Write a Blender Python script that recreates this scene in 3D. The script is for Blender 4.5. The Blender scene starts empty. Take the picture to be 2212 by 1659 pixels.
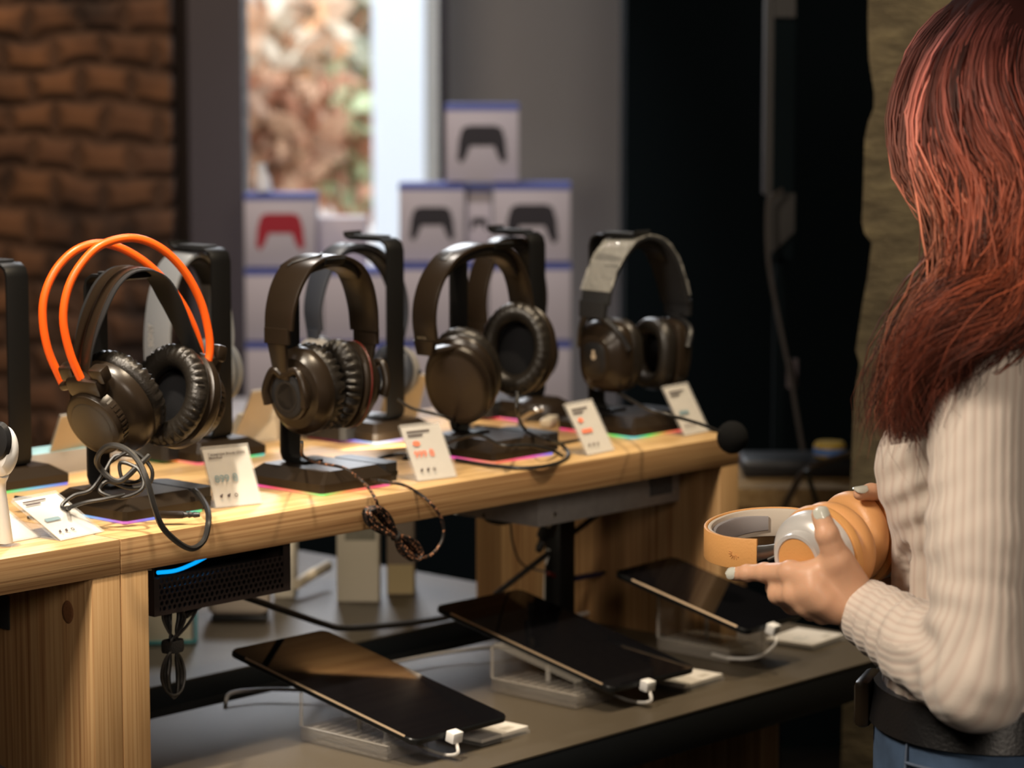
import bpy, bmesh, math, random
import numpy as np
from mathutils import Vector, Matrix
random.seed(7); rng = np.random.default_rng(11)
S = bpy.context.scene
COL = S.collection
PI = math.pi

# ---------------------------------------------------------------- camera
FPX = 6000.0; IMW = 2212.0; IMH = 1659.0
PITCH = math.atan(739/6000.); YAW = math.radians(42.5)
FH = np.array([math.cos(YAW), math.sin(YAW), 0.]); RT = np.array([math.sin(YAW), -math.cos(YAW), 0.])
FW = math.cos(PITCH)*FH - math.sin(PITCH)*np.array([0, 0, 1.]); UP = math.cos(PITCH)*np.array([0, 0, 1.]) + math.sin(PITCH)*FH
CAM = np.array([0, 0, 1.58])
def ray(px, py): return FW + (px-IMW/2)/FPX*RT - (py-IMH/2)/FPX*UP
def onZ(px, py, z): d = ray(px, py); return CAM + d*(z-CAM[2])/d[2]      # point of a horizontal plane
def onY(px, py, y): d = ray(px, py); return CAM + d*(y-CAM[1])/d[1]
def onX(px, py, x): d = ray(px, py); return CAM + d*(x-CAM[0])/d[0]
def at(px, py, dep): return CAM + ray(px, py)*dep                          # point at a distance
def bg(s, d, z=0.): return FH*d + RT*s + np.array([0, 0, z])               # the shop's own axes: s to the right, d into the room
cd = bpy.data.cameras.new('camera'); co = bpy.data.objects.new('camera', cd); COL.objects.link(co)
co.matrix_world = Matrix(((RT[0], UP[0], -FW[0], CAM[0]), (RT[1], UP[1], -FW[1], CAM[1]), (RT[2], UP[2], -FW[2], CAM[2]), (0, 0, 0, 1)))
cd.sensor_width = 36; cd.lens = FPX/IMW*36; cd.clip_start = .05; cd.clip_end = 60
cd.dof.use_dof = True; cd.dof.focus_distance = 2.80; cd.dof.aperture_fstop = 5
S.camera = co

# ---------------------------------------------------------------- world, exposure, large lights
w = bpy.data.worlds.new('world'); S.world = w; w.use_nodes = True
wb = w.node_tree.nodes['Background']; wb.inputs[0].default_value = (.80, .88, 1, 1); wb.inputs[1].default_value = 3.7
S.view_settings.view_transform = 'Standard'; S.view_settings.look = 'None'; S.view_settings.gamma = 1; S.view_settings.exposure = 0
S.view_settings.use_curve_mapping = False
def light(kind, loc, tgt, power, col, size=.1, angle=60, blend=.6):
    l = bpy.data.lights.new('lamp', kind); o = bpy.data.objects.new('lamp', l); COL.objects.link(o)
    o.location = loc; o.rotation_euler = (Vector(tgt)-Vector(loc)).to_track_quat('-Z', 'Y').to_euler()
    l.energy = power; l.color = col
    if kind == 'AREA': l.shape = 'DISK'; l.size = size
    else: l.shadow_soft_size = size
    if kind == 'SPOT': l.spot_size = math.radians(angle); l.spot_blend = blend
    return o
WARM = (1, .80, .56); WARMW = (1, .86, .68)
# ceiling track spots over the display
light('SPOT', (1.55, 2.05, 2.75), (1.85, 2.30, 1.06), 215, WARMW, .05, 34, .9)
light('SPOT', (2.30, 1.75, 2.80), (2.35, 2.40, 1.06), 120, WARM, .05, 48, .9)
light('SPOT', (3.10, 1.80, 2.80), (2.95, 2.35, 1.02), 62, WARM, .05, 44, .9)
light('SPOT', (2.75, 3.30, 2.80), (2.35, 2.55, 1.10), 48, (1, .9, .8), .05, 50, .9)
light('AREA', (2.50, 2.50, 1.015), (2.66, 2.86, .86), .9, (1, .84, .62), .16)  # area lamp added under the board to brighten the boxes behind
light('SPOT', bg(-.2, 4.7, 2.85), bg(-.28, 6.0, 1.15), 62, (1, .93, .93), .08, 44, .9)  # spot added to brighten the box fronts by the window
# soft fill lamps added on the camera side
light('AREA', (.75, 1.9, 2.45), (2.5, 1.7, 1.1), 36, (1, .86, .70), .5)
light('AREA', (.3, -.6, 2.3), (2.0, 1.8, 1.1), 27, (1, .85, .70), .8)
# spots by the brick wall and the stone wall
b0 = bg(-1.15, 5.8, 2.72); light('SPOT', b0, bg(-.95, 6.5, 1.6), 48, (1, .72, .5), .05, 95, .9)
b0 = bg(.75, 3.1, 2.6); light('SPOT', b0, bg(.62, 3.95, 1.2), 9, (1, .82, .50), .06, 90, .9)
# area lamp added inside, above the window, standing in for its daylight
b0 = bg(-.5, 7.0, 2.75); l_ = light('AREA', b0, bg(-.25, 4.6, .9), 28, (.90, .94, 1), .7)

# ---------------------------------------------------------------- helpers: tags, meshes
def tag(o, label=None, cat=None, group=None, kind=None):
    for k, v in (('label', label), ('category', cat), ('group', group), ('kind', kind)):
        if v: o[k] = v
    return o
def empty(name, loc, rz=0, M=None):
    o = bpy.data.objects.new(name, None); COL.objects.link(o); o.empty_display_size = .02
    if M is not None: o.matrix_world = M
    else: o.location = loc; o.rotation_euler = (0, 0, rz)
    return o
class MB:
    """collects shapes, then links them as ONE mesh object"""
    def __init__(s): s.v = []; s.f = []; s.m = []; s.n = 0
    def add(s, v, f, m=0):
        v = np.asarray(v, float); s.v.append(v); s.f += [tuple(i+s.n for i in q) for q in f]; s.m += [m]*len(f); s.n += len(v); return s
    def bm(s, bm, m=0, M=None):
        bm.verts.index_update(); v = [(M @ x.co if M is not None else x.co)[:] for x in bm.verts]
        s.add(v, [[x.index for x in f.verts] for f in bm.faces], m); bm.free(); return s
    def box(s, a, b, bev=0, m=0, M=None, seg=2):
        bm = bmesh.new(); bmesh.ops.create_cube(bm, size=1)
        a = Vector(a); b = Vector(b); c = (a+b)/2; d = b-a
        for v in bm.verts: v.co = Vector((v.co.x*d.x+c.x, v.co.y*d.y+c.y, v.co.z*d.z+c.z))
        if bev: bmesh.ops.bevel(bm, geom=bm.edges[:], offset=bev, segments=seg, affect='EDGES', profile=.5)
        return s.bm(bm, m, M)
    def lathe(s, prof, n=40, sx=1, sy=1, m=0, M=None, pw=2., wob=None, close=False):
        vs = []
        for j, (r, h) in enumerate(prof):
            for i in range(n):
                t = 2*PI*i/n; c, q = math.cos(t), math.sin(t)
                rr = r*(abs(c)**pw+abs(q)**pw)**(-1/pw)
                if wob: rr, hh = wob(rr, h, t, j)
                else: hh = h
                p = Vector((rr*c*sx, rr*q*sy, hh)); vs.append((M @ p if M is not None else p)[:])
        k = len(prof); fs = []
        for j in range(k if close else k-1):
            for i in range(n):
                a = j*n+i; b = j*n+(i+1) % n; j2 = (j+1) % k
                fs.append((a, b, j2*n+(i+1) % n, j2*n+i))
        if not close:
            if prof[0][0] > 1e-6: fs.append(tuple(range(n))[::-1])
            if prof[-1][0] > 1e-6: fs.append(tuple((k-1)*n+i for i in range(n)))
        return s.add(vs, fs, m)
    def tube(s, pts, r, n=8, m=0, res=0, M=None, close=False):
        P = smooth(pts, res, close) if res else np.asarray(pts, float)
        L = len(P); R = np.full(L, r) if np.isscalar(r) else np.interp(np.linspace(0, 1, L), np.linspace(0, 1, len(r)), r)
        T = np.gradient(P, axis=0); T /= np.linalg.norm(T, axis=1)[:, None]+1e-12
        u = np.cross(T[0], (0, 0, 1.)); 
        if np.linalg.norm(u) < .1: u = np.cross(T[0], (1., 0, 0))
        vs = []
        for i in range(L):
            u = u - T[i]*(u@T[i]); u /= np.linalg.norm(u)+1e-12; w_ = np.cross(T[i], u)
            for k in range(n):
                a = 2*PI*k/n; p = P[i]+R[i]*(math.cos(a)*u+math.sin(a)*w_)
                vs.append((M @ Vector(p))[:] if M is not None else p)
        fs = [(i*n+k, i*n+(k+1) % n, (i+1)*n+(k+1) % n, (i+1)*n+k) for i in range(L-1) for k in range(n)]
        fs += [tuple(range(n))[::-1], tuple((L-1)*n+k for k in range(n))]
        return s.add(vs, fs, m)
    def strip(s, pts, W, T, m=0, M=None, Y=(0, 1, 0), rnd=.25, off=0, lift=None):
        """flat band swept along pts (any curve); W across, along Y; T thick, with rounded corners. lift: crown of the outer face"""
        P = np.asarray(pts, float); L = len(P); Yv = np.array(Y, float)
        W_ = np.interp(np.linspace(0, 1, L), np.linspace(0, 1, len(W)), W) if not np.isscalar(W) else np.full(L, W)
        T_ = np.interp(np.linspace(0, 1, L), np.linspace(0, 1, len(T)), T) if not np.isscalar(T) else np.full(L, T)
        G = np.gradient(P, axis=0); G /= np.linalg.norm(G, axis=1)[:, None]+1e-12
        vs = []
        for i in range(L):
            N = np.cross(G[i], Yv); N /= np.linalg.norm(N)+1e-12
            a, t = W_[i]/2, T_[i]/2; c = min(rnd*2*t, t*.95)
            sec = []
            for (sx, sy) in ((1, 1), (-1, 1), (-1, -1), (1, -1)):
                for q in range(3):
                    th = {(1, 1): 0, (-1, 1): 90, (-1, -1): 180, (1, -1): 270}[(sx, sy)]+45*q
                    sec.append((sx*(a-c)+c*math.cos(math.radians(th)), sy*(t-c)+c*math.sin(math.radians(th))))
            for (y, z) in sec:
                p = P[i]+Yv*(y+off)+N*z; vs.append((M @ Vector(p))[:] if M is not None else p)
        n = 12
        fs = [(i*n+k, i*n+(k+1) % n, (i+1)*n+(k+1) % n, (i+1)*n+k) for i in range(L-1) for k in range(n)]
        fs += [tuple(range(n))[::-1], tuple((L-1)*n+k for k in range(n))]
        return s.add(vs, fs, m)
    def poly(s, pts, h, m=0, M=None, top=None):
        """extrude the outline pts (x,y) from z=0 to z=h; top: list of other (x,y) for the upper ring"""
        n = len(pts); tp = top or pts
        vs = [Vector((x, y, 0)) for x, y in pts]+[Vector((x, y, h)) for x, y in tp]
        if M is not None: vs = [M @ v for v in vs]
        fs = [tuple(range(n))[::-1], tuple(range(n, 2*n))]+[(i, (i+1) % n, n+(i+1) % n, n+i) for i in range(n)]
        return s.add([v[:] for v in vs], fs, m)
    def build(s, name, mats, parent=None, base=None, flat=False, angle=40):
        v = np.concatenate(s.v); me = bpy.data.meshes.new(name)
        loc = None
        if parent is None:
            if base is None: loc = np.array([(v[:, 0].min()+v[:, 0].max())/2, (v[:, 1].min()+v[:, 1].max())/2, v[:, 2].min()])
            else: loc = np.array(base, float)
            v = v-loc
        me.from_pydata(v.tolist(), [], s.f)
        for m_ in (mats if isinstance(mats, (list, tuple)) else [mats]): me.materials.append(m_)
        me.polygons.foreach_set('material_index', s.m)
        me.polygons.foreach_set('use_smooth', [not flat]*len(s.f))
        b = bmesh.new(); b.from_mesh(me); bmesh.ops.recalc_face_normals(b, faces=b.faces[:]); b.to_mesh(me); b.free()
        if not flat: me.set_sharp_from_angle(angle=math.radians(angle))
        o = bpy.data.objects.new(name, me); COL.objects.link(o)
        if parent is not None: o.parent = parent
        else: o.location = loc
        return o
def smooth(pts, res=8, close=False):
    P = np.asarray(pts, float)
    if close: P = np.vstack([P[-1], P, P[0], P[1]])
    else: P = np.vstack([2*P[0]-P[1], P, 2*P[-1]-P[-2]])
    out = []
    for i in range(1, len(P)-2):
        a, b, c, d = P[i-1], P[i], P[i+1], P[i+2]
        for k in range(res):
            t = k/res; out.append(.5*((2*b)+(-a+c)*t+(2*a-5*b+4*c-d)*t*t+(-a+3*b-3*c+d)*t**3))
    out.append(P[-2]); return np.array(out)
def frame(o, x=None, y=None, z=None):
    """matrix with origin o; z axis kept, x made orthogonal"""
    z = Vector(z).normalized(); x = Vector(x); x = (x-z*x.dot(z)).normalized(); y = z.cross(x)
    return Matrix(((x.x, y.x, z.x, o[0]), (x.y, y.y, z.y, o[1]), (x.z, y.z, z.z, o[2]), (0, 0, 0, 1)))
def T3(x, y, z): return Matrix.Translation((x, y, z))
def RZ(a): return Matrix.Rotation(a, 4, 'Z')

# ---------------------------------------------------------------- helpers: materials
def nt(m): return m.node_tree.nodes, m.node_tree.links
def mat(name, col, rough=.5, metal=0, spec=.5, noise=0, nscale=30, bump=0, bscale=200, trans=0, ior=1.45, coat=0, sheen=0, sss=0, alpha=1, emit=None, es=1, aniso=None):
    m = bpy.data.materials.new(name); m.use_nodes = True; N, L = nt(m); b = N['Principled BSDF']
    b.inputs['Base Color'].default_value = (*col, 1); b.inputs['Roughness'].default_value = rough; b.inputs['Metallic'].default_value = metal
    b.inputs['Specular IOR Level'].default_value = spec; b.inputs['Transmission Weight'].default_value = trans; b.inputs['IOR'].default_value = ior
    b.inputs['Coat Weight'].default_value = coat; b.inputs['Sheen Weight'].default_value = sheen; b.inputs['Alpha'].default_value = alpha
    if sss: b.inputs['Subsurface Weight'].default_value = sss; b.inputs['Subsurface Radius'].default_value = (1, .35, .2); b.inputs['Subsurface Scale'].default_value = .006
    if emit: b.inputs['Emission Color'].default_value = (*emit, 1); b.inputs['Emission Strength'].default_value = es
    tc = N.new('ShaderNodeTexCoord')
    if noise:
        n = N.new('ShaderNodeTexNoise'); n.inputs['Scale'].default_value = nscale; n.inputs['Detail'].default_value = 4; L.new(tc.outputs['Object'], n.inputs['Vector'])
        r = N.new('ShaderNodeMix'); r.data_type = 'RGBA'; r.inputs['A'].default_value = (*[c*(1-noise) for c in col], 1); r.inputs['B'].default_value = (*[min(1, c*(1+noise)) for c in col], 1)
        L.new(n.outputs['Fac'], r.inputs['Factor']); L.new(r.outputs['Result'], b.inputs['Base Color'])
    if bump:
        n = N.new('ShaderNodeTexNoise'); n.inputs['Scale'].default_value = bscale; n.inputs['Detail'].default_value = 3; L.new(tc.outputs['Object'], n.inputs['Vector'])
        u = N.new('ShaderNodeBump'); u.inputs['Strength'].default_value = bump; u.inputs['Distance'].default_value = .002
        L.new(n.outputs['Fac'], u.inputs['Height']); L.new(u.outputs['Normal'], b.inputs['Normal'])
    return m
def ramp(N, stops):
    r = N.new('ShaderNodeValToRGB'); e = r.color_ramp.elements
    while len(e) < len(stops): e.new(.5)
    for i, (p, c) in enumerate(stops): e[i].position = p; e[i].color = (*c, 1)
    return r
def wood(name, axis, lines=260, stretch=.035, stave=None, lo=(.30, .155, .065), mid=(.50, .29, .135), hi=(.66, .43, .22), knots=True, seed=0, rough=.5, band=9):
    m = bpy.data.materials.new(name); m.use_nodes = True; N, L = nt(m); b = N['Principled BSDF']
    b.inputs['Roughness'].default_value = rough; b.inputs['Specular IOR Level'].default_value = .35
    tc = N.new('ShaderNodeTexCoord'); mp = N.new('ShaderNodeMapping'); mp.inputs['Location'].default_value = (seed, seed*.7, seed*.3)
    sc = [1, 1, 1]; sc[axis] = stretch; mp.inputs['Scale'].default_value = sc; L.new(tc.outputs['Object'], mp.inputs['Vector'])
    def noise(s, d=3, dist=0, src=mp):
        n = N.new('ShaderNodeTexNoise'); n.inputs['Scale'].default_value = s; n.inputs['Detail'].default_value = d; n.inputs['Distortion'].default_value = dist
        L.new(src.outputs[0], n.inputs['Vector']); return n
    a = noise(lines, 2); c = noise(band, 2, .4)
    mx = N.new('ShaderNodeMath'); mx.operation = 'MULTIPLY'; mx.inputs[1].default_value = .85; L.new(a.outputs['Fac'], mx.inputs[0])
    my = N.new('ShaderNodeMath'); my.operation = 'MULTIPLY_ADD'; my.inputs[1].default_value = .45; L.new(c.outputs['Fac'], my.inputs[0]); L.new(mx.outputs[0], my.inputs[2])
    r = ramp(N, [(.45, lo), (.63, mid), (.82, hi)]); L.new(my.outputs[0], r.inputs['Fac']); out = r
    if stave is not None:
        sp = N.new('ShaderNodeSeparateXYZ'); L.new(tc.outputs['Object'], sp.inputs[0]); q1 = N.new('ShaderNodeMath'); q1.operation = 'MULTIPLY'; q1.inputs[1].default_value = 23; L.new(sp.outputs[stave], q1.inputs[0])
        q2 = N.new('ShaderNodeMath'); q2.operation = 'FLOOR'; L.new(q1.outputs[0], q2.inputs[0]); wn = N.new('ShaderNodeTexWhiteNoise'); wn.noise_dimensions = '1D'; L.new(q2.outputs[0], wn.inputs['W'])
        sr = ramp(N, [(0, (.66, .62, .58)), (1, (1.22, 1.2, 1.15))]); L.new(wn.outputs['Value'], sr.inputs['Fac'])
        sm = N.new('ShaderNodeMix'); sm.data_type = 'RGBA'; sm.blend_type = 'MULTIPLY'; sm.inputs['Factor'].default_value = 1; L.new(r.outputs['Color'], sm.inputs['A']); L.new(sr.outputs['Color'], sm.inputs['B'])
        r = sm
    rout = r.outputs['Result' if stave is not None else 'Color']
    if knots:
        mk = N.new('ShaderNodeMapping'); s2 = [1, 1, 1]; s2[axis] = .55; mk.inputs['Scale'].default_value = s2; mk.inputs['Location'].default_value = (seed+.3, .2, seed)
        L.new(tc.outputs['Object'], mk.inputs['Vector'])
        v = N.new('ShaderNodeTexVoronoi'); v.inputs['Scale'].default_value = 8; L.new(mk.outputs[0], v.inputs['Vector'])
        kr = ramp(N, [(.06, (1, 1, 1)), (.16, (0, 0, 0))]); L.new(v.outputs['Distance'], kr.inputs['Fac'])
        mm = N.new('ShaderNodeMix'); mm.data_type = 'RGBA'; L.new(kr.outputs['Color'], mm.inputs['Factor']); L.new(rout, mm.inputs['A']); mm.inputs['B'].default_value = (.28, .11, .045, 1)
        L.new(mm.outputs['Result'], b.inputs['Base Color'])
    else: L.new(rout, b.inputs['Base Color'])
    u = N.new('ShaderNodeBump'); u.inputs['Strength'].default_value = .15; u.inputs['Distance'].default_value = .001; L.new(a.outputs['Fac'], u.inputs['Height']); L.new(u.outputs['Normal'], b.inputs['Normal'])
    return m
def attrmat(name, attr, rough=.6, spec=.3, sheen=0, aniso=0):
    m = bpy.data.materials.new(name); m.use_nodes = True; N, L = nt(m); b = N['Principled BSDF']
    a = N.new('ShaderNodeAttribute'); a.attribute_name = attr; L.new(a.outputs['Color'], b.inputs['Base Color'])
    b.inputs['Roughness'].default_value = rough; b.inputs['Specular IOR Level'].default_value = spec; b.inputs['Sheen Weight'].default_value = sheen
    return m
M = {}
M['black'] = mat('black_plastic', (.012, .012, .013), .38, spec=.6)
M['satin'] = mat('satin_black_plastic', (.019, .0125, .0075), .30, spec=.5, bump=.04, bscale=900)
M['matte'] = mat('matte_black', (.014, .014, .015), .65, spec=.4)
M['leather'] = mat('black_leatherette', (.013, .0105, .008), .35, spec=.55, bump=.25, bscale=420)
M['mesh'] = mat('black_speaker_cloth', (.006, .006, .007), .9, spec=.2, bump=.5, bscale=1200)
M['metalblk'] = mat('black_coated_metal', (.006, .006, .006), .45, spec=.28)
M['steel'] = mat('brushed_steel', (.55, .53, .50), .3, metal=1, noise=.1, nscale=60)
M['greymetal'] = mat('grey_galvanised_metal', (.34, .32, .31), .5, metal=.3, noise=.2, nscale=80)
M['orange'] = mat('orange_gloss_tube', (.85, .105, .008), .35, spec=.5)
M['pine_x'] = wood('pine_board', 0, 330, .010, None, (.125, .058, .022), (.27, .145, .062), (.40, .245, .115), knots=False, band=14)  # board fronts: their dimmer light is put into a darker pine colour
M['pine_top'] = wood('pine_top', 0, 150, .015, 1, (.42, .26, .11), (.56, .37, .17), (.66, .46, .23), knots=False, band=10, rough=.42)
M['pine_z'] = wood('pine_panel', 2, 210, .014, 1, (.27, .13, .055), (.43, .25, .115), (.58, .38, .19), seed=2.3, band=16)
M['pine_edge'] = wood('pine_panel_edge', 2, 420, .012, None, (.30, .165, .07), (.42, .25, .11), (.50, .32, .155), knots=False, seed=1.1)
M['tabletop'] = mat('dark_grey_laminate', (.085, .070, .050), .36, spec=.32, bump=.12, bscale=600)
M['tableedge'] = mat('black_laminate_edge', (.006, .008, .010), .5)
M['gap'] = mat('black_cable_tray', (.004, .005, .006), .7)
M['acryl'] = mat('clear_acrylic', (.75, .74, .71), .04, spec=1, alpha=.16)
M['acrylg'] = mat('clear_acrylic_sheet', (.6, .58, .54), .05, spec=1, alpha=.085)
M['acrylf'] = mat('frosted_acrylic_base', (.44, .40, .35), .14, spec=1, alpha=.30, bump=1, bscale=300)
M['acryle'] = mat('bright_acrylic_edge', (.62, .58, .52), .1, spec=1, alpha=.4)
M['paper'] = mat('white_card', (.64, .61, .56), .55, noise=.03)
M['paperback'] = mat('shaded_card_back', (.66, .54, .38), .6)  # warm shade on the card backs, painted as beige
M['ink'] = mat('dark_ink', (.07, .05, .05), .6); M['inkgrey'] = mat('grey_blue_ink', (.20, .29, .32), .6); M['inkred'] = mat('coral_ink', (.85, .22, .12), .6)
M['white'] = mat('white_plastic', (.80, .80, .79), .35); M['wcable'] = mat('white_rubber_cable', (.62, .60, .57), .45)
M['cream'] = mat('cream_plastic', (.66, .58, .45), .4)
M['cable'] = mat('black_rubber_cable', (.014, .013, .012), .42, spec=.6)
M['greyhp'] = mat('pale_grey_plastic', (.24, .26, .29), .4); M['bluehp'] = mat('slate_blue_plastic', (.040, .046, .062), .4)
M['redacc'] = mat('red_trim', (.10, .008, .005), .4)
M['screen'] = mat('dark_tablet_glass', (.004, .004, .005), .035, spec=.8); M['bezel'] = mat('graphite_tablet_rim', (.010, .011, .012), .3, metal=.3)
M['gold'] = mat('polished_tablet_edge', (.62, .47, .32), .38, metal=.85)
M['film'] = mat('crinkled_clear_film', (.9, .88, .8), .12, spec=.9, alpha=.13, bump=1, bscale=140, coat=.5)
M['foam'] = mat('black_foam', (.008, .008, .008), .95, spec=.1, bump=.6, bscale=900)
# ================================================================ THE SETTING
ZT = .78; ZB = 1.06; YB = 2.253; TB = .0375
def slab(name, s0, s1, d0, d1, z0, z1, m, parent=None, bev=0):
    b = MB(); pts = [bg(s0, d0), bg(s1, d0), bg(s1, d1), bg(s0, d1)]
    v = [(p[0], p[1], z) for z in (z0, z1) for p in pts]
    b.add(v, [(0, 3, 2, 1), (4, 5, 6, 7), (0, 1, 5, 4), (1, 2, 6, 5), (2, 3, 7, 6), (3, 0, 4, 7)])
    return b.build(name, m, parent, flat=True)
def brick_mat():
    m = bpy.data.materials.new('old_brick'); m.use_nodes = True; N, L = nt(m); b = N['Principled BSDF']; b.inputs['Roughness'].default_value = .85
    tc = N.new('ShaderNodeTexCoord'); mp = N.new('ShaderNodeMapping'); mp.inputs['Rotation'].default_value = (PI/2, 0, 0)
    ro = N.new('ShaderNodeVectorRotate'); ro.rotation_type = 'Z_AXIS'; ro.inputs['Angle'].default_value = PI/2-YAW
    L.new(tc.outputs['Object'], ro.inputs['Vector']); L.new(ro.outputs[0], mp.inputs['Vector'])
    k = N.new('ShaderNodeTexBrick'); k.inputs['Scale'].default_value = 5.2; k.inputs['Mortar Size'].default_value = .15; k.inputs['Mortar Smooth'].default_value = 1
    k.inputs['Color1'].default_value = (.20, .105, .055, 1); k.inputs['Color2'].default_value = (.10, .055, .036, 1); k.inputs['Mortar'].default_value = (.085, .050, .033, 1)
    k.inputs['Brick Width'].default_value = .62; k.inputs['Row Height'].default_value = .42
    n = N.new('ShaderNodeTexNoise'); n.inputs['Scale'].default_value = 3.1; n.inputs['Detail'].default_value = 2; L.new(mp.outputs[0], n.inputs['Vector'])
    va = N.new('ShaderNodeVectorMath'); va.operation = 'MULTIPLY_ADD'; va.inputs[1].default_value = (.12, .12, .12); L.new(n.outputs['Color'], va.inputs[0]); L.new(mp.outputs[0], va.inputs[2]); L.new(va.outputs[0], k.inputs['Vector'])
    n2 = N.new('ShaderNodeTexNoise'); n2.inputs['Scale'].default_value = 5; n2.inputs['Detail'].default_value = 4; L.new(mp.outputs[0], n2.inputs['Vector'])
    r = ramp(N, [(.35, (.30, .28, .28)), (.66, (1.5, 1.3, 1.05))]); L.new(n2.outputs['Fac'], r.inputs['Fac'])
    mx = N.new('ShaderNodeMix'); mx.data_type = 'RGBA'; mx.blend_type = 'MULTIPLY'; mx.inputs['Factor'].default_value = 1
    L.new(k.outputs['Color'], mx.inputs['A']); L.new(r.outputs['Color'], mx.inputs['B']); L.new(mx.outputs['Result'], b.inputs['Base Color'])
    u = N.new('ShaderNodeBump'); u.inputs['Strength'].default_value = .7; u.inputs['Distance'].default_value = .02; L.new(k.outputs['Fac'], u.inputs['Height']); u.invert = True; L.new(u.outputs['Normal'], b.inputs['Normal'])
    return m
def stone_mat():
    m = bpy.data.materials.new('rough_plastered_stone'); m.use_nodes = True; N, L = nt(m); b = N['Principled BSDF']; b.inputs['Roughness'].default_value = .9
    tc = N.new('ShaderNodeTexCoord'); mp = N.new('ShaderNodeMapping'); mp.inputs['Scale'].default_value = (1, 1, 2.6); L.new(tc.outputs['Object'], mp.inputs['Vector'])
    n = N.new('ShaderNodeTexNoise'); n.inputs['Scale'].default_value = 9; n.inputs['Detail'].default_value = 8; n.inputs['Roughness'].default_value = .65; L.new(mp.outputs[0], n.inputs['Vector'])
    r = ramp(N, [(.32, (.055, .042, .022)), (.5, (.105, .082, .045)), (.68, (.17, .135, .072))]); L.new(n.outputs['Fac'], r.inputs['Fac']); L.new(r.outputs['Color'], b.inputs['Base Color'])
    u = N.new('ShaderNodeBump'); u.inputs['Strength'].default_value = .9; u.inputs['Distance'].default_value = .02; L.new(n.outputs['Fac'], u.inputs['Height']); L.new(u.outputs['Normal'], b.inputs['Normal'])
    return m
m_floor = mat('dark_concrete_floor', (.030, .027, .024), .45, noise=.4, nscale=6)
m_dark = mat('black_wall_paint', (.003, .0065, .0085), .9, spec=.15)
m_wall = mat('dark_shop_wall', (.05, .046, .042), .8, noise=.2, nscale=4)
m_ceil = mat('dark_ceiling', (.03, .028, .026), .9)
m_grey = mat('grey_column_paint', (.30, .305, .32), .7, noise=.08, nscale=2)
m_post = mat('dark_violet_grey_frame', (.060, .050, .060), .5)
m_white = mat('white_render', (.85, .86, .87), .7)
def st(o, label=None): tag(o, label, None, None, 'structure'); return o
st(slab('floor', -3.6, 2.2, -1.4, 8.6, -.1, 0, m_floor)); st(slab('ceiling', -3.6, 2.2, -1.4, 8.6, 3.0, 3.1, m_ceil))
st(slab('wall_left', -3.7, -3.6, -1.4, 8.6, 0, 3, m_wall)); st(slab('wall_right', 2.2, 2.3, -1.4, 8.6, 0, 3, m_wall)); st(slab('wall_rear', -3.6, 2.2, -1.5, -1.4, 0, 3, m_wall))
sx = lambda px, d: (px-1106)/6000.*d
st(slab('wall_brick', -3.6, sx(372, 6.5), 6.5, 6.75, 0, 3, brick_mat()))
st(slab('trim_1', sx(372, 6.5), sx(440, 6.62), 6.62, 7.2, 0, 3, mat('brown_painted_return', (.055, .035, .026), .8)))
st(slab('trim_2', sx(432, 6.6), sx(527, 6.4), 6.4, 6.55, 0, 3, m_post))
st(slab('wall_back', -3.6, sx(430, 7.2), 7.2, 7.4, 0, 3, m_wall))
st(slab('wall_front', sx(968, 7.0), sx(1352, 7.0), 7.0, 7.3, 0, 3, m_grey)); st(slab('wall_black', sx(1350, 6.1), 2.2, 6.1, 6.4, 0, 3, m_dark))
# shop window: sill, frame posts, pane
win = empty('window_1', bg(sx(740, 7.5), 7.5, 0)); st(win)
def wpart(name, s0, s1, d0, d1, z0, z1, m):
    o = slab(name, s0, s1, d0, d1, z0, z1, m); o.parent = win; o.matrix_parent_inverse = Matrix.Translation(win.location).inverted(); return o
wpart('window_frame', sx(948, 7.3), sx(985, 7.3), 7.3, 7.5, 0, 3, m_post); wpart('window_frame', sx(430, 7.5), sx(500, 7.5), 7.42, 7.55, 0, 3, m_post)
wpart('window_sill', sx(440, 7.5), sx(985, 7.5), 7.35, 7.6, 0, .55, m_dark); wpart('window_head', sx(440, 7.5), sx(985, 7.5), 7.4, 7.55, 2.9, 3, m_post)
wpart('pane', sx(500, 7.5), sx(948, 7.5), 7.45, 7.458, .55, 2.9, mat('window_glass', (1, 1, 1), .02, trans=1, ior=1.01))
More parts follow.
